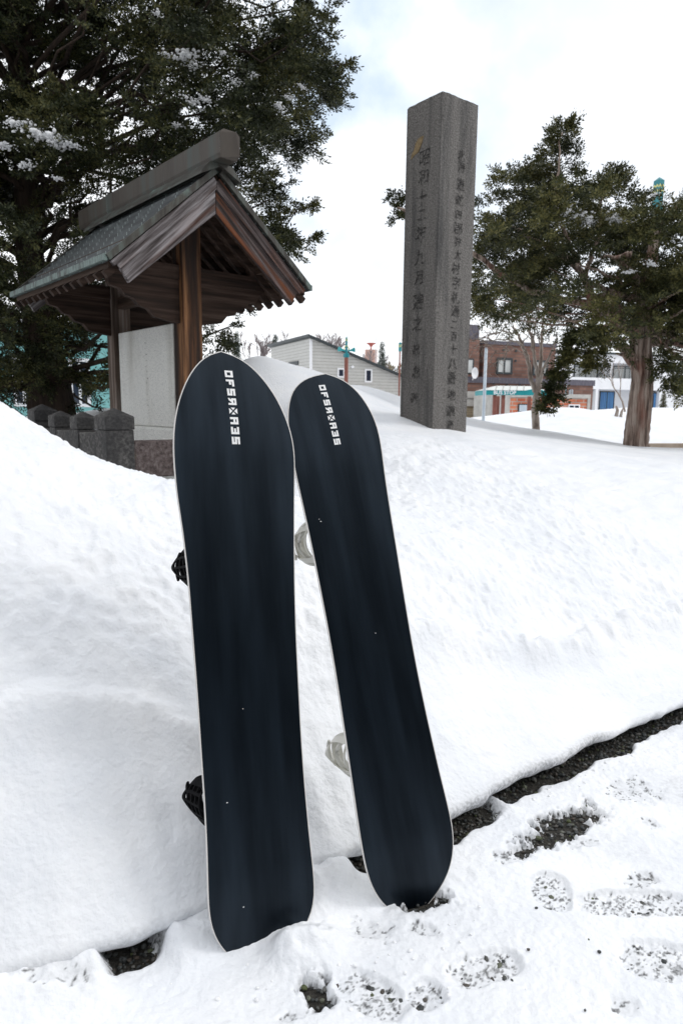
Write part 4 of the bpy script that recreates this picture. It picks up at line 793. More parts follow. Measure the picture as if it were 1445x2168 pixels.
for pts, r0_ in [([(1355, 700), (1320, 690), (1280, 655), (1250, 640), (1225, 560), (1150, 520), (1080, 480)], .085), ([(1372, 640), (1300, 620), (1240, 600), (1240, 560), (1268, 500), (1265, 440), (1290, 380)], .045),
                 ([(1360, 690), (1400, 670), (1450, 655), (1520, 620)], .06), ([(1368, 620), (1310, 545), (1340, 540), (1270, 545)], .07), ([(1360, 690), (1330, 650), (1200, 640), (1080, 600), (1010, 540), (900, 470), (840, 440)], .06),
                 ([(1385, 500), (1420, 440), (1500, 420)], .04), ([(1225, 560), (1180, 470), (1175, 380), (1190, 280)], .03), ([(1360, 720), (1420, 730), (1500, 700)], .05), ([(1280, 655), (1230, 700), (1200, 760), (1165, 850)], .022)]:
    P_ = [Q(*p, Y=9.5 - .05 * i) - L0 for i, p in enumerate(pts)]; n = len(P_); tt = np.linspace(0, n - 1, n * 4); P2 = np.stack([np.interp(tt, range(n), [p[k] for p in P_]) for k in range(3)], 1)
    for _ in range(3): P2[1:-1] = (P2[:-2] + 2 * P2[1:-1] + P2[2:]) / 4
    P2[1:-1] += rng.normal(0, .012, P2[1:-1].shape); lm.tube(P2, list(np.linspace(r0_, r0_ * .25, len(P2))), 9)
for k in range(0, len(bsR) - len(ex), 5):
    p, r_ = bsR[k]
    if p[2] > 3.5: continue
    a = np.array([Q(1365, 600)[0] + random.gauss(0, .1), 9.5, min(max(2.4, p[2] - .6 * random.random() - .2), 4.0)]); limb(lm, a - L0, p - L0, .022, .005, .10, 9, 6, .12)
lm.build('limb', m_bark, rt_, smooth=True)
snow_on(rt_, [(1192, 440, 8.6, .09), (1204, 452, 8.6, .13), (1222, 463, 8.6, .15), (1245, 470, 8.6, .13), (1300, 462, 8.6, .15), (1325, 466, 8.6, .12), (1378, 558, 8.6, .10), (1330, 575, 8.6, .08), (1386, 412, 8.8, .06), (1200, 435, 8.6, .07)])

# --- bare trees
def bare_tree(name, label, base, height, mt, spread=.5, r0_=.07, depth=5, lean=(0, 0), group=None, first=.35, seg=6, kids=(2, 3)):
    root = empty(name, label, 'tree', tuple(base), 0, group); tm, bmn = MB(), MB()
    def rec(p, d, L_, r_, k):
        n = 5; P_ = [p]; dd = d.copy()
        for i in range(n - 1):
            dd = dd + rng.normal(0, .10, 3); dd[2] += .03; dd /= np.linalg.norm(dd); P_.append(P_[-1] + dd * L_ / (n - 1))
        (tm if k == 0 else bmn).tube(P_, list(np.linspace(r_, r_ * .66, n)), seg if k < 3 else 4, cap=k == 0)
        if k >= depth: return
        for j in range(random.randint(*kids) + (1 if k == 0 else 0)):
            ax_ = rng.normal(size=3); ax_ -= ax_ @ dd * dd; ax_ /= np.linalg.norm(ax_); a = spread * random.uniform(.5, 1.3)
            nd = dd * math.cos(a) + ax_ * math.sin(a); rec(P_[-1] if j < 2 else P_[-2], nd, L_ * random.uniform(.62, .86), max(r_ * random.uniform(.5, .68), .03 if height > 5 else .003), k + 1)
    d0 = np.array([lean[0], lean[1], 1.0]); d0 /= np.linalg.norm(d0); rec(np.zeros(3), d0, height * first, r0_, 0)
    tm.build('trunk', mt, root, smooth=True); bmn.build('branches', mt, root, smooth=True); return root
def bare_young():
    b = at(1132, 935, 11.5); L0 = b; root = empty('bare_tree', 'slender leafless pale tree forking into several stems beside the bus shelter', 'tree', tuple(b)); tm, bmn = MB(), MB()
    q = lambda px, py, Y=11.5: at(px, py, Y) - L0
    def path(pts, r0_, r1_, mb, Yj=0):
        P_ = [q(*p, Y=11.5 + Yj * i) for i, p in enumerate(pts)]; n = len(P_); tt = np.linspace(0, n - 1, n * 5); P2 = np.stack([np.interp(tt, range(n), [p[k] for p in P_]) for k in range(3)], 1)
        for _ in range(3): P2[1:-1] = (P2[:-2] + 2 * P2[1:-1] + P2[2:]) / 4
        P2[1:-1] += rng.normal(0, .006, P2[1:-1].shape); mb.tube(P2, list(np.linspace(r0_, r1_, len(P2))), 8); return P2
    path([(1133, 935), (1133, 900), (1132, 860), (1137, 820), (1140, 800)], .068, .052, tm)
    ends = [path([(1132, 830), (1122, 800), (1115, 755), (1105, 730), (1093, 705), (1085, 690)], .042, .016, bmn, .05), path([(1138, 815), (1150, 780), (1168, 740), (1178, 715)], .032, .008, bmn, -.1),
            path([(1139, 805), (1132, 770), (1125, 720), (1118, 685), (1110, 660)], .038, .012, bmn), path([(1141, 800), (1145, 750), (1146, 710), (1150, 670), (1165, 620)], .036, .010, bmn, .1),
            path([(1135, 780), (1128, 745), (1130, 700), (1140, 650)], .022, .007, bmn, -.05), path([(1104, 730), (1085, 722), (1050, 718), (1015, 725)], .016, .004, bmn, -.15), path([(1146, 712), (1170, 690), (1185, 660)], .018, .006, bmn, .1),
            path([(1093, 706), (1060, 700), (1030, 712), (1000, 720)], .012, .003, bmn, -.2), path([(1115, 755), (1090, 735), (1066, 750), (1045, 742)], .010, .003, bmn, -.2)]
    for P2 in ends:
        for k in range(7):
            i = random.randint(len(P2) // 3, len(P2) - 1); d = P2[i] - P2[i - 1]; d /= np.linalg.norm(d) + 1e-9; d = d + rng.normal(0, .6, 3); d /= np.linalg.norm(d); L_ = random.uniform(.25, .6); e = P2[i] + d * L_ + (0, 0, .08)
            Pm = limb(bmn, P2[i], e, .008, .002, .3, 7, 5, .5)
            for j in range(3):
                s_ = Pm[random.randint(2, 6)]; e2 = s_ + (d + rng.normal(0, .7, 3)) * random.uniform(.1, .22); limb(bmn, s_, e2, .0035, .0012, .3, 4, 4, .4)
    tm.build('trunk', m_barkp, root, smooth=True); bmn.build('branches', m_barkp, root, smooth=True)
bare_young()
p = at(1322, 872, 15); bare_tree('bare_shrub', 'leafless shrub in the snow in front of the blue curtained windows', p, 1.5, m_barkp, .42, .022, 4, (-.5, 0), first=.3)
p = at(1420, 880, 19); p2 = p
# far trees
for i, (px, py, Y, h_, lab) in enumerate([(540, 770, 75, 8.2, 'bare misty birch left of the pale siding house'), (600, 780, 90, 9, 'bare misty tree just over the flat left roof of the siding house'), (690, 780, 85, 9.4, 'bare grey tree rising behind the roof peak of the siding house'), (712, 780, 80, 7.6, 'low bare tree behind the sloping roof, left of the speaker lamp'),
                                         (756, 800, 80, 6.6, 'bare tree behind the sloping roof, right of the speaker lamp'), (826, 800, 85, 5.5, 'bare tree next to the left edge of the stone pillar')]):
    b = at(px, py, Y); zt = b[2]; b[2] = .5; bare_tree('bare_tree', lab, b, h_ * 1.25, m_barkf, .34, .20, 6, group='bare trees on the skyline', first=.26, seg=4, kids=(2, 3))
def conifer(label, px, ptop, Y, wpx, mt, name='conifer_tree'):
    b = at(px, 862, Y); tp = at(px, ptop, Y); b[2] = .5; Ht = tp[2] - .5; root = empty(name, label, 'tree', tuple(b)); wm = wpx / 1445 * Y / 2
    MB().tube([(0, 0, 0), (0, 0, Ht * .5), (0, 0, Ht)], [wm * .07 + .03, wm * .045 + .02, .01], 7).build('trunk', m_barkd, root, smooth=True)
    n = 3000; t = 1 - (1 - rng.uniform(.0, 1, n) ** .9) ** .62 * .93; an = rng.uniform(0, 6.28, n); lay = (t * 14) % 1; rr = wm * (1.04 - t) * (1.1 - .75 * lay) * rng.uniform(.25, 1.0, n) * (1 + .25 * np.sin(an * 5 + np.floor(t * 14) * 2.1)); O = np.stack([np.cos(an) * rr, np.sin(an) * rr, t * Ht - rr * .18], 1)
    D = np.stack([np.cos(an), np.sin(an), -.25 + 0 * an], 1) + rng.normal(0, .2, (n, 3)); s_ = Ht / 7
    V, Fc = leaves(O, D, rng.uniform(.10, .26, n) * s_, 5, .10 * s_, .04 * s_); link(bpy.data.objects.new('crown', fast_mesh('crown', V, Fc, mt)), root)
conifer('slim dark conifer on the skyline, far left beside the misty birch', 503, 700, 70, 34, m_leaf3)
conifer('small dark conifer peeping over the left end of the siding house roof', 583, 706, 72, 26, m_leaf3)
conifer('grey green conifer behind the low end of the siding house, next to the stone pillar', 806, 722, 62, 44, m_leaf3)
conifer('small dark fir in the snow under the right edge of the yew crown', 1402, 828, 19, 52, m_leaf2, 'fir_tree')

# ------------------------------------------------------------------ buildings
class Fr:      # a facade frame: x along the facade to the right, y away behind it, z up from the ground
    def __init__(s, px, Y, th, z0=.0):
        p = at(px, 860, Y); s.K = np.array([p[0], p[1], 0]); s.e1 = np.array([math.sin(R(th)), math.cos(R(th)), 0]); s.e2 = np.array([-math.cos(R(th)), math.sin(R(th)), 0]); s.rz = R(90 - th); s.z0 = z0
    def f(s, px, py, y=0): p = plane(px, py, s.K + s.e2 * y, s.e2); d = p - s.K; return d @ s.e1, p[2] - s.z0
    def l(s, px, py, x=0): p = plane(px, py, s.K + s.e1 * x, s.e1); d = p - s.K; return d @ s.e2, p[2] - s.z0
    def root(s, name, label, cat, group=None): return empty(name, label, cat, (s.K[0], s.K[1], s.z0), s.rz, group)
    def rect(s, a, b, y=0): x0, z1 = s.f(*a, y); x1, z0 = s.f(*b, y); return x0, x1, z0, z1
m_siding = mat('pale_siding', [(.46, .455, .43), (.51, .505, .48)], .6, 3)
def siding():
    t = m_siding.node_tree; n = t.nodes.new; L = t.links.new; b = t.nodes['Principled BSDF']; c = n('ShaderNodeTexCoord'); s = n('ShaderNodeSeparateXYZ'); L(c.outputs['Object'], s.inputs[0])
    m1 = n('ShaderNodeMath'); m1.operation = 'MULTIPLY'; m1.inputs[1].default_value = 1 / .18; L(s.outputs[2], m1.inputs[0]); m2 = n('ShaderNodeMath'); m2.operation = 'FRACT'; L(m1.outputs[0], m2.inputs[0])
    m3 = n('ShaderNodeMath'); m3.operation = 'LESS_THAN'; m3.inputs[1].default_value = .12; L(m2.outputs[0], m3.inputs[0]); src = b.inputs['Base Color'].links[0].from_socket
    x = n('ShaderNodeMix'); x.data_type = 'RGBA'; L(m3.outputs[0], x.inputs[0]); L(src, x.inputs[6]); x.inputs[7].default_value = (.27, .26, .23, 1); L(x.outputs[2], b.inputs['Base Color'])
    bp = n('ShaderNodeBump'); bp.inputs['Distance'].default_value = .03; bp.inputs['Strength'].default_value = .8; L(m2.outputs[0], bp.inputs['Height']); L(bp.outputs[0], b.inputs['Normal'])
siding()
m_dark = mat('dark_metal', [(.02, .028, .032), (.03, .04, .045)], .5, 4)
m_glass = mat('dark_glass', [(.02, .03, .05)], .1, 1, spec=.8)
m_glassl = mat('curtained_glass', [(.45, .47, .46), (.6, .61, .60)], .3, 1.2, (6, 6, .4))
m_white = mat('white_paint', [(.72, .73, .75), (.8, .8, .82)], .6, 1)
m_blue = mat('blue_curtain', [(.03, .10, .28), (.08, .25, .48)], .5, 2, (8, 8, .3))
m_brick = brick_mat('brown_brick', (.15, .07, .05), (.23, .12, .09), (.13, .09, .08), 1, .42, .14, .014)
m_brick2 = brick_mat('orange_brick', (.42, .10, .05), (.56, .19, .10), (.42, .34, .29), 1, .42, .15, .02)
m_brickL = brick_mat('brown_brick_side', (.15, .07, .05), (.23, .12, .09), (.13, .09, .08), 1, .42, .14, .014, rot=(R(90), 0, R(90)))
m_slate = mat('purple_slate', [(.055, .05, .07), (.13, .12, .15)], .6, 3, (6, 6, 1))
m_conc = mat('concrete', [(.36, .35, .33), (.50, .49, .46)], .8, 3, bump=.2)
m_shut = brick_mat('beige_shutter', (.30, .245, .165), (.33, .27, .185), (.20, .16, .11), 1, 50, .11, .012, bump=.4)
m_teal = mat('teal_paint', [(.0, .22, .24), (.005, .27, .29)], .45, 2)
m_teald = mat('teal_lamp', [(.0, .16, .19), (.01, .21, .24)], .4, 5)
m_yel = mat('yellow_band', [(.62, .60, .22)], .5, 1)
m_rust = mat('rust_red_steel', [(.16, .045, .03), (.24, .085, .06)], .6, 4, bump=.1)
m_galv = mat('galvanised', [(.42, .49, .56), (.52, .58, .63)], .4, 4, metal=.1)
m_tealw = mat('pale_teal_cladding', [(.14, .36, .36), (.22, .48, .47)], .6, .8, (1, 1, 3))

def window(root, x0, x1, z0, z1, y, frame, glass, fr=.06, mull=0, proud=.03, name='window'):
    a = MB(); a.box(x0, x1, y - proud, y + .06, z1 - fr, z1); a.box(x0, x1, y - proud, y + .06, z0, z0 + fr); a.box(x0, x0 + fr, y - proud, y + .06, z0 + fr, z1 - fr); a.box(x1 - fr, x1, y - proud, y + .06, z0 + fr, z1 - fr)
    for k in range(mull): xc = x0 + (x1 - x0) * (k + 1) / (mull + 1); a.box(xc - fr * .4, xc + fr * .4, y - proud * .9, y + .06, z0 + fr, z1 - fr)
    f_ = a.build(name, frame, root); MB().box(x0 + fr, x1 - fr, y - proud * .3, y + .05, z0 + fr, z1 - fr).build('pane', glass, f_); return f_

# siding house
hf = Fr(657, 40, 66); h_ = hf.root('siding_house', 'beige clapboard house with a dark sloping roof and small white framed windows', 'house')
xr, zr = hf.f(847, 798); _, zc = hf.f(657, 716); yl, zl = hf.l(574, 726); slp = (zr - zc) / xr; xr2 = xr * 1.25; zr2 = zc + slp * xr2
w_ = MB(); w_.hexa([(0, 0, 0), (xr2, 0, 0), (xr2, yl, 0), (0, yl, 0)], [(0, 0, zc), (xr2, 0, zr2), (xr2, yl, zr2), (0, yl, zc)]); w_.build('wall', m_siding, h_)
o_ = .22; w_ = MB(); w_.hexa([(-o_, -o_, zc - slp * o_ + .003), (xr2 + o_, -o_, zr2 + slp * o_ + .003), (xr2 + o_, yl + o_, zr2 + slp * o_ + .003), (-o_, yl + o_, zc - slp * o_ + .003)], [(-o_, -o_, zc - slp * o_ + .13), (xr2 + o_, -o_, zr2 + slp * o_ + .13), (xr2 + o_, yl + o_, zr2 + slp * o_ + .13), (-o_, yl + o_, zc - slp * o_ + .13)]); w_.build('roof', m_dark, h_)
MB().box(-.025, .10, -.025, .10, 0, zc - .05).build('corner_trim', m_white, h_)
for a, b in (((714, 779), (729, 800)), ((772, 781), (787, 810))): window(h_, *[hf.rect(a, b)[i] for i in (0, 1, 2, 3)], -.0, m_white, m_glass, .09)
y0, z1 = hf.l(632, 764); y1, z0 = hf.l(612, 776); MB().box(-.05, .02, min(y0, y1), max(y0, y1), z0, z1).build('vent_hood', m_dark, h_)
x_, z_ = hf.f(745, 777); MB().tube([(x_, -.12, z_), (x_, 0, z_)], [.08, .08], 10).build('vent_cap', m_white, h_)

# brown tower and mast far off, pale hill
tp_ = at(783, 862, 120); root = empty('brown_tower', 'square brown tower with a red dish on its roof, far behind the siding house', 'tower', (tp_[0], tp_[1], .4)); zt = at(783, 741, 120)[2] - .4
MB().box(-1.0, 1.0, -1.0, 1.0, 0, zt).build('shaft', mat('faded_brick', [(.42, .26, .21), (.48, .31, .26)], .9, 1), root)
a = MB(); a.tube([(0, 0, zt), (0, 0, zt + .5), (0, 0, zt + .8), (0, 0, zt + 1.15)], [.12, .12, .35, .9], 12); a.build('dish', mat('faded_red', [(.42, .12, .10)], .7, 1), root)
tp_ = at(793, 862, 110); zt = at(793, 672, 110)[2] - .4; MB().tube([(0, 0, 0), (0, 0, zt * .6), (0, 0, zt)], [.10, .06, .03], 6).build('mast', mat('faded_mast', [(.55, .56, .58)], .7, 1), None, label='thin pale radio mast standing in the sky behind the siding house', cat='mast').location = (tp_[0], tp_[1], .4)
xs = np.linspace(-500, 500, 60); hp = []
for x in xs: hp.append(14 + 20 * math.exp(-((x - 40) / 170) ** 2) + 9 * float(vn(np.array([x * .02]), np.array([4.]))[0]) + 3 * float(vn(np.array([x * .09]), np.array([7.]))[0]))
V = []; 
for yy, k in ((560, 0), (610, .45), (700, 1), (820, .8), (1000, 0)): V += [(x, yy, h * k) for x, h in zip(xs, hp)]
nX = len(xs); ii = np.arange(5 * nX).reshape(5, nX); Fc = np.stack([ii[:-1, :-1], ii[:-1, 1:], ii[1:, 1:], ii[1:, :-1]], -1).reshape(-1, 4)
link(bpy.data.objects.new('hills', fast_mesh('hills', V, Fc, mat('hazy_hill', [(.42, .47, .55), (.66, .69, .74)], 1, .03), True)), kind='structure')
# distant wood strip that reads as brownish scrub near the pillar
sp = at(835, 812, 70); n = 900; O = np.stack([rng.normal(sp[0], 2.2, n), rng.normal(70, 2, n), rng.uniform(.8, at(835, 785, 70)[2], n)], 1); V, Fc = leaves(O, rng.normal(0, 1, (n, 3)) + (0, 0, .8), rng.uniform(.4, .9, n), 4, .5, .12)
link(bpy.data.objects.new('scrub', fast_mesh('scrub', V, Fc, mat('olive_scrub', [(.14, .12, .06), (.25, .21, .14)], .9, 1))), label='olive brown scrub in the distance beside the stone pillar', cat='scrub', kind='stuff')

# brick building
bf = Fr(1018, 31, 68, .3); b_ = bf.root('brick_building', 'two storey brown brick building with slate ledges, black windows and a beige shutter', 'building')
def bx(name, m, a, b, y0=0, y1=6, yy=0, root=b_, bev=0):
    x0, x1, z0, z1 = bf.rect(a, b, yy); return MB().box(x0, x1, y0, y1, z0, z1).build(name, m, root, bevel=bev)
x0, x1, z0, z1 = bf.rect((1018, 728), (1174, 800)); _, _, zlow, zl2 = bf.rect((1018, 812), (1240, 905))
xL = bf.f(975, 800)[0]; xR = bf.f(1241, 812)[0]; xU = bf.f(1174, 760)[0]
MB().box(0, xU, 0, 7, zl2 + .25, z1 - .0).build('upper_wall', m_brick, b_)
MB().box(-.02, xU + .04, -.05, 7, z1 + .001, z1 + .16).build('parapet', m_slate, b_)
MB().box(xL - .6, xR, -.45, 1.8, 2.2, zl2 + .0).build('lower_wall', m_brick, b_)
MB().box(xL - .62, xR + .05, -.50, 1.7, zl2 + .002, zl2 + .26).build('slate_ledge', m_slate, b_)
xw = bf.f(1003, 740)[0]; MB().box(xL - .6, xw, -.42, 1.6, zl2 + .262, z1 + .12).build('projecting_bay', m_brick, b_)
xa, za = bf.f(1007, 690); MB().box(xL - .5, bf.f(1006, 700)[0], -.3, 1.2, z1 + .121, za).build('chimney', m_slate, b_)
for a, b in (((1050, 757), (1082, 793)), ((1127, 762), (1157, 796))): r_ = bf.rect(a, b); window(b_, *r_, -.0, m_dark, m_glassl, .09, 1, .05)
r_ = bf.rect((984, 759), (1001, 792), -.42); window(b_, *r_, -.42, m_dark, m_glassl, .05, 0, .03)
for px, py in ((1090, 764), (1065, 741), (1091, 743), (1120, 765)): x, z = bf.f(px, py); MB().box(x - .05, x + .05, -.03, .02, z - .05, z + .05).build('wall_vent', m_dark, b_)
for px, py in ((1044, 811), (1072, 812), (1099, 813), (1150, 816)): x, z = bf.f(px, py, -.45); MB().box(x - .05, x + .05, -.48, -.43, z - .05, z + .05).build('wall_vent', m_dark, b_)
xa, za = bf.f(1002, 790, -.6); o = MB(); 
V = [(0, 0, 0)]; seg = 14
for k in range(seg): V.append((.17 * math.cos(2 * math.pi * k / seg), -.07, .25 * math.sin(2 * math.pi * k / seg)))
o.add(V, [(0, 1 + k, 1 + (k + 1) % seg) for k in range(seg)]); o.tube([(0, 0, -.05), (0, .1, -.3)], [.02, .02], 6)
d_ = o.build('satellite_dish', m_white, b_); d_.location = (xa, -.62, za)
# ground floor: concrete lintel, shutter, brick wing
xs0, xs1 = bf.f(985, 850, -.5)[0], bf.f(1068, 850, -.5)[0]
_, zl0 = bf.f(1010, 843, -.5); _, zl1 = bf.f(1010, 829, -.5)
MB().box(xs0 - .6, xs1, -.62, -.452, zl0, zl1).build('concrete_lintel', m_conc, b_)
MB().box(xs0 - .6, xs1, -.56, -.452, zl0 - .35, zl0 - .001).build('shutter_box', m_rust if False else m_conc, b_)
MB().box(xs0 - .6, xs1, -.50, -.452, 0, zl0 - .352).build('roller_shutter', m_shut, b_)
MB().box(xs0 - .6, xR, -.44, 1.75, 0, 2.199).build('ground_wall', m_brick, b_)
wf = Fr(1066, 27.5, 68, .3); wr = wf.root('brick_wing', 'low orange brick annexe with white concrete frame standing behind the bus shelter', 'annexe')
xe = wf.f(1249, 845)[0]; zt = wf.f(1070, 832)[1]; zb = wf.f(1080, 886)[1]; xc = wf.f(1079, 850)[0]; xd = wf.f(1243, 850)[0]
MB().box(0, xe, 0, 2.2, zt - .16, zt).build('concrete_cap', m_conc, wr); MB().box(0, xc, 0, 2.2, 0, zt - .161).build('concrete_pier', m_conc, wr); MB().box(xd, xe, 0, 2.2, 0, zt - .161).build('concrete_pier', m_conc, wr)
MB().box(xc, xd, .04, 2.1, zb, zt - .162).build('brick_wall', m_brick2, wr); MB().box(xc, xd, .0, 2.1, 0, zb - .12).build('concrete_base', m_conc, wr); MB().box(xc, xd, .02, 2.1, zb - .119, zb - .001).build('dark_sill_course', m_rust, wr)
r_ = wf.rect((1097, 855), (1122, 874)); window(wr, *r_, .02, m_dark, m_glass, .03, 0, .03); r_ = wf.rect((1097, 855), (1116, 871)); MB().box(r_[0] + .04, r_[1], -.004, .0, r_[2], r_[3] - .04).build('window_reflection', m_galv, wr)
r_ = wf.rect((1203, 856), (1226, 868)); window(wr, *r_, .02, m_white, m_glass, .05, 1, .03)
for k in range(14): # soldier course of upright bricks over the windows
    for (a, b) in ((1094, 1125), (1200, 1229)):
        xx = wf.f(a + (b - a) * k / 14, 850)[0]; x2 = wf.f(a + (b - a) * (k + .8) / 14, 850)[0]; _, zz = wf.f(1100, 849); MB().box(xx, x2, .02, .05, zz - .02, zz + .13).build('soldier_brick', m_brick2, wr)
for px, h0 in ((1218, 812), (1226, 824), (1231, 824)): x, z = wf.f(px, h0); MB().tube([(x, .6, zt), (x, .6, z)], [.035, .035], 8).build('vent_pipe', m_galv, wr)

# white apartment block with recessed balconies
af = Fr(1172, 52, 68, .3); ar = af.root('apartment_block', 'white apartment block with recessed balconies and blue curtains behind the brick building', 'building')
xE = af.f(1700, 800)[0]; zT = af.f(1175, 745)[1]; x0_ = af.f(1120, 800)[0]
up = [(1210, 1291), (1293, 1375), (1470, 1550)]; lo = [(1238, 1262), (1267, 1378), (1380, 1397), (1470, 1560)]
zu1, zu0 = af.f(1210, 765)[1], af.f(1210, 798)[1]; zl1, zl0 = af.f(1270, 824)[1], af.f(1270, 866)[1]; zl0 = max(0.02, zl0 - .5)
MB().box(x0_, xE, 1.4, 9, 0, zT).build('core_wall', m_white, ar)
MB().box(x0_, xE, 0, 1.399, zu1, zT).build('roof_band', m_white, ar); MB().box(x0_, xE, 0, 1.399, zl1, zu0).build('middle_band', m_white, ar); MB().box(x0_ - .1, xE, -.15, 9.1, zT + .003, zT + .15).build('roof_edge', m_dark, ar)
def bays(lst, za, zb):
    cur = x0_
    for a, b in lst + [(1705, 1706)]:
        xa, xb = af.f(a, 800)[0], af.f(b, 800)[0]
        if xa > cur and xa < xE + 1: MB().box(cur, min(xa, xE), 0, 1.399, za, zb).build('facade_pier', m_white, ar)
        cur = xb
bays(up, zu0 + .001, zu1 - .001); bays(lo, 0, zl1 - .001)
for a, b in up: xa, xb = af.f(a, 800)[0], af.f(b, 800)[0]; xm = xa + (xb - xa) * .35; window(ar, xm, xb - .05, zu0, zu1 - .1, 1.36, m_dark, m_glassl, .08, 1)
xa = lambda v: af.f(v, 845)[0]
window(ar, xa(1238), xa(1262), .3, zl1 - .05, .3, m_dark, m_glassl, .1, 0); window(ar, xa(1294), xa(1326), .3, zl1 - .1, 1.36, m_dark, m_blue, .08, 1); window(ar, xa(1378), xa(1397), .9, zl1 - .15, .3, m_dark, m_blue, .08, 1)
for a, b, z in ((1211, 1290, zu0), (1294, 1374, zu0), (1268, 1377, .35)):
    r_ = MB(); A0, B0 = xa(a), xa(b); hh = .8; r_.box(A0, B0, .05, .09, z + hh - .05, z + hh)
    if z < 1: r_.box(A0, B0, .05, .09, z + hh * .5, z + hh * .5 + .03)
    k = A0
    while k < B0: r_.box(k, k + .02, .055, .085, z, z + hh - .05); k += .55
    r_.build('balcony_railing', m_dark, ar)

# bus shelter
sf = Fr(1028, 22, 87, .3); sr = sf.root('bus_shelter', 'teal bus shelter roof lettered BUS STOP on rust red posts', 'bus shelter')
xE = sf.f(1157, 837)[0]; zb = sf.f(1028, 836)[1]; zf = sf.f(1028, 826)[1]; zr = sf.f(1050, 817, 1.0)[1]; D_ = 1.5; x1g = sf.f(1108, 830)[0]
MB().box(0, x1g, 0, .06, zb, zf).build('fascia', m_teal, sr); MB().box(0, .06, .061, D_, zb, zf).build('fascia', m_teal, sr)
rf = MB(); i0 = sf.f(1050, 817, 1.0)[0]; rf.add([(-.02, -.02, zf + .002), (xE, -.02, zf + .002), (xE, D_, zf + .002), (-.02, D_, zf + .002), (i0, .9, zr), (xE - .2, .9, zr), (xE - .2, D_ - .2, zr), (i0, D_ - .2, zr)], [(0, 1, 5, 4), (1, 2, 6, 5), (2, 3, 7, 6), (3, 0, 4, 7), (4, 5, 6, 7), (3, 2, 1, 0)]); rf.build('roof', mat('roof_panel', [(.62, .64, .60), (.72, .74, .70)], .4, 2), sr)
for k in range(1, 6): xx = x1g * k / 5.3 + .05; MB().bar((xx, -.02, zf + .01), (xx + .30, .9, zr + .006), .03, .02).build('roof_seam', m_conc, sr)
x2 = sf.f(1128, 830)[0]; zg = sf.f(1128, 822, -.25)[1]
g_ = MB(); g_.prism([(x1g, zb), (xE, zb), (xE - .12, zb + .12), (x2 + .1, zg), (x1g, zf - .002)], lambda p: (p[0], -.25 * (p[0] - x1g) / (xE - x1g), p[1]), lambda p: (p[0], .06, p[1])); g_.build('gable_end', m_teal, sr)
for px, y in ((1045, .15), (1052, 1.9), (1063, .15), (1063, 1.9), (1118, 1.9)):
    x = sf.f(px, 870, y)[0]; MB().box(x - .05, x + .05, y - .05, y + .05, 0, zb - .001 if y > .1 else zb).build('post', m_rust, sr)
x = sf.f(1045, 870, .15)[0]; MB().box(x - .14, x + .14, .02, .3, .0, sf.f(1045, 903, .0)[1]).build('teal_base', m_teal, sr)
r_ = sf.rect((1045, 884), (1053, 903), .0); MB().box(r_[0], r_[1], -.03, .0, r_[2], r_[3]).build('notice_board', m_white, sr)
xt, zt_ = sf.f(1067.5, 831.5); tx = text_mesh('BUS STOP', .165, m_white, 'lettering', sr, (xt, -.006, zt_), (R(90), 0, 0), .002, 1.0, 1.0, bold=.005)
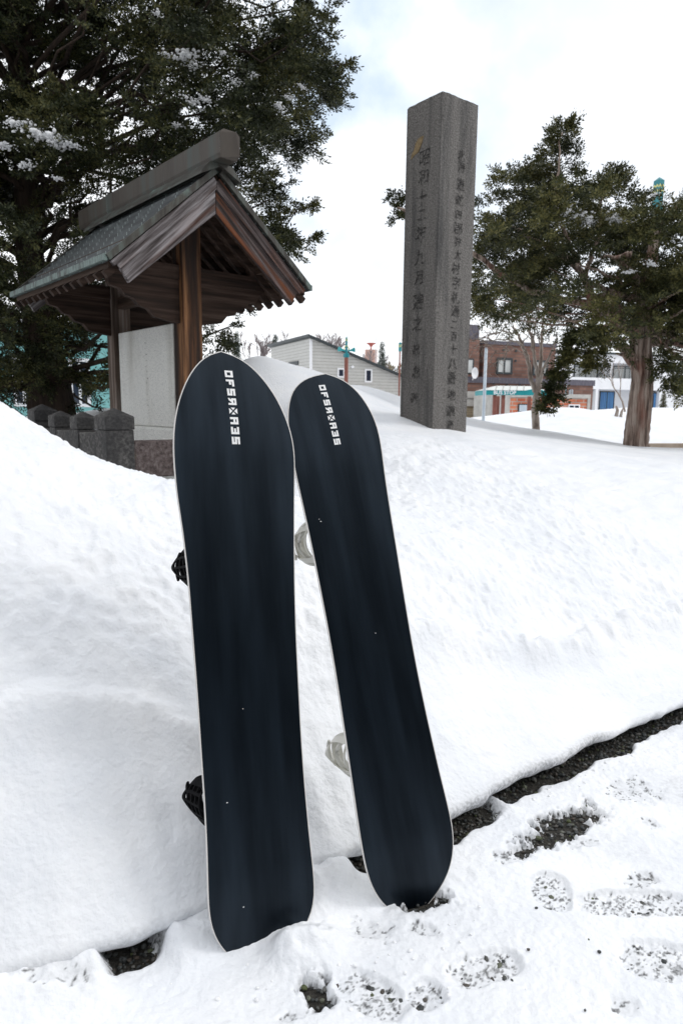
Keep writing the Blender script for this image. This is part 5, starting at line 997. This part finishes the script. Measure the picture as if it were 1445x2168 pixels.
# plain galvanised pole and street lamps
p = at(1021.5, 905, 15); zt = at(1025, 739, 15)[2]; o = MB(); o.tube([(0, 0, 0), (0, 0, zt - .1)], [.033, .033], 14); o.tube([(0, 0, zt - .1), (0, 0, zt - .07)], [.036, .020], 14); q_ = o.build('steel_pole', m_galv, None, smooth=True, label='plain pale grey steel pole standing just right of the stone pillar', cat='pole'); q_.location = (p[0], p[1], .1)
def lamp(px, Y, pt, label, speakers=True, tw=14):
    p = at(px, pt + 20, Y); k = Y / 1445; zz = lambda r_: at(px, r_, Y)[2] - .3; root = empty('street_lamp', label, 'street lamp', (p[0], p[1], .3), R(20), 'teal topped rust red street poles')
    if speakers:
        o = MB(); o.tube([(0, 0, 0), (0, 0, zz(757))], [4.2 * k, 4.2 * k], 8); o.build('column', m_rust, root)
        o = MB(); o.tube([(0, 0, zz(757)), (0, 0, zz(756)), (0, 0, zz(749)), (0, 0, zz(748))], [5 * k, 6.4 * k, 6.4 * k, 4 * k], 6); o.tube([(0, 0, zz(748.2)), (0, 0, zz(716))], [2.8 * k, 2.4 * k], 8); o.tube([(0, 0, zz(716)), (0, 0, zz(712))], [2.0 * k, .6 * k], 8); o.build('head', m_teald, root)
        for r_ in (719, 722, 733): o = MB(); o.tube([(0, 0, zz(r_)), (0, 0, zz(r_ - 1))], [3.0 * k, 3.0 * k], 8); o.build('yellow_ring', m_yel, root)
        for sg in (-1, 1):
            h = MB(); h.tube([(sg * 3.5 * k, 0, zz(743)), (sg * 9 * k, -.02, zz(741.5)), (sg * 17.5 * k, -.05, zz(740))], [1.4 * k, 1.9 * k, 5.2 * k], 12, cap=True); h.build('horn_speaker', m_teal, root)
            h = MB(); h.tube([(sg * 2 * k, 0, zz(732)), (sg * 6.5 * k, 0, zz(741))], [.9 * k, .9 * k], 6); h.build('bracket', m_yel, root)
    else:
        a = tw / 2 * k; zt, zb = zz(pt), zz(pt + 92 if pt < 500 else pt + 20); o = MB(); o.hexa([(-a, -a, zb), (a, -a, zb), (a, a, zb), (-a, a, zb)], [(-a, -a, zt - a), (a, -a, zt - a), (a, a, zt - a), (-a, a, zt - a)]); o.add([(-a, -a, zt - a + .001), (a, -a, zt - a + .001), (a, a, zt - a + .001), (-a, a, zt - a + .001), (0, 0, zt)], [(0, 1, 4), (1, 2, 4), (2, 3, 4), (3, 0, 4)]); o.build('head', m_teald, root)
        z_ = MB()
        for j in (0, 1):
            zc = zt - a * 2.9 - j * a * 1.3
            for i in range(4):
                xa_, xb_ = -a + a * i / 2, -a + a * (i + 1) / 2; za_, zb_ = (zc, zc + a * .6) if i % 2 == 0 else (zc + a * .6, zc)
                for face in (0, 1):
                    q = [(xa_, za_ - a * .28), (xb_, zb_ - a * .28), (xb_, zb_ + a * .28), (xa_, za_ + a * .28)]
                    z_.add([(x, -a - .004, z) if face == 0 else (-a - .004, -x, z) for x, z in q], [(0, 1, 2, 3)])
        z_.build('zigzag_band', m_yel, root)
        o = MB(); o.tube([(0, 0, 0), (0, 0, zb)], [a * .7, a * .7], 10); o.build('column', m_rust, root)
lamp(733, 24, 712, 'rust red pole with teal head and two horn loudspeakers before the siding house')
lamp(1393, 16, 375, 'teal square pole top with yellow zigzags rising above the right hand yew', False, 14)
lamp(846, 26, 724, 'thin rust red pole mostly hidden behind the left edge of the stone pillar', False, 5)

# teal house glimpsed through the left yew
tf = Fr(-60, 17, 80, .3); tr_ = tf.root('teal_house', 'pale teal clad house with a snowy roof glimpsed through the left yew', 'house')
zt = tf.f(100, 690)[1]; xe = tf.f(235, 800)[0]
MB().box(0, xe, 0, 5, 0, zt).build('wall', m_tealw, tr_); MB().box(-.2, xe + .2, -.2, 5.2, zt + .002, zt + .2).build('roof_snow', m_snowc, tr_, bevel=.06)
window(tr_, xe * .3, xe * .45, 1.0, 2.2, 0, m_white, m_glass, .08, 1); window(tr_, xe * .7, xe * .85, 1.0, 2.2, 0, m_white, m_glass, .08, 1)
# low timber kerb right of the yew trunk, small stub in the snow
p = at(1372, 943, 12.0); q = at(1560, 946, 12.4); o = MB(); L_ = float(np.hypot(q[0] - p[0], q[1] - p[1])); o.box(-.3, L_, -.06, .06, -.2, .035); k_ = o.build('low_kerb', mat('tan_kerb', [(.32, .25, .19), (.42, .34, .27)], .8, 4), None, bevel=.01, label='low tan kerb edging showing above the snow right of the yew trunk', cat='kerb'); k_.location = tuple(p); k_.rotation_euler = (0, 0, math.atan2(q[1] - p[1], q[0] - p[0]))
p = at(1304, 868, 15.5); g_ = empty('garden_stump', 'small pale stub poking out of the snow left of the yew trunk', 'stump', (p[0], p[1], p[2] - .15))
MB().tube([(0, 0, 0), (.02, 0, .15), (-.02, 0, .24)], [.045, .035, .02], 8).build('stem', m_barkp, g_, smooth=True); MB().tube([(.1, 0, 0), (.12, 0, .12), (.14, 0, .19)], [.035, .03, .01], 8).build('side_stem', m_barkp, g_, smooth=True)

# unseen dark hill added behind the camera to dim reflections and low sky
V = []; xs = np.linspace(-260, 260, 80)
for yy, k in ((-11, 0), (-14, .35), (-19, .62), (-30, .85), (-80, 1), (-150, 0)):
    for x in xs: V.append((x, yy + 6 * math.sin(x * .05), k * (17 + 3 * float(vn(np.array([x * .03]), np.array([2.]))[0]) + 1.5 * float(vn(np.array([x * .2]), np.array([yy * .1]))[0]))))
ii = np.arange(6 * 80).reshape(6, 80); link(bpy.data.objects.new('wooded_hill', fast_mesh('wooded_hill', V, np.stack([ii[:-1, :-1], ii[:-1, 1:], ii[1:, 1:], ii[1:, :-1]], -1).reshape(-1, 4), mat('hill_forest', [(.015, .02, .014), (.035, .04, .03), (.09, .10, .10)], 1, .25, pos=(.35, .75)), True)), kind='structure')
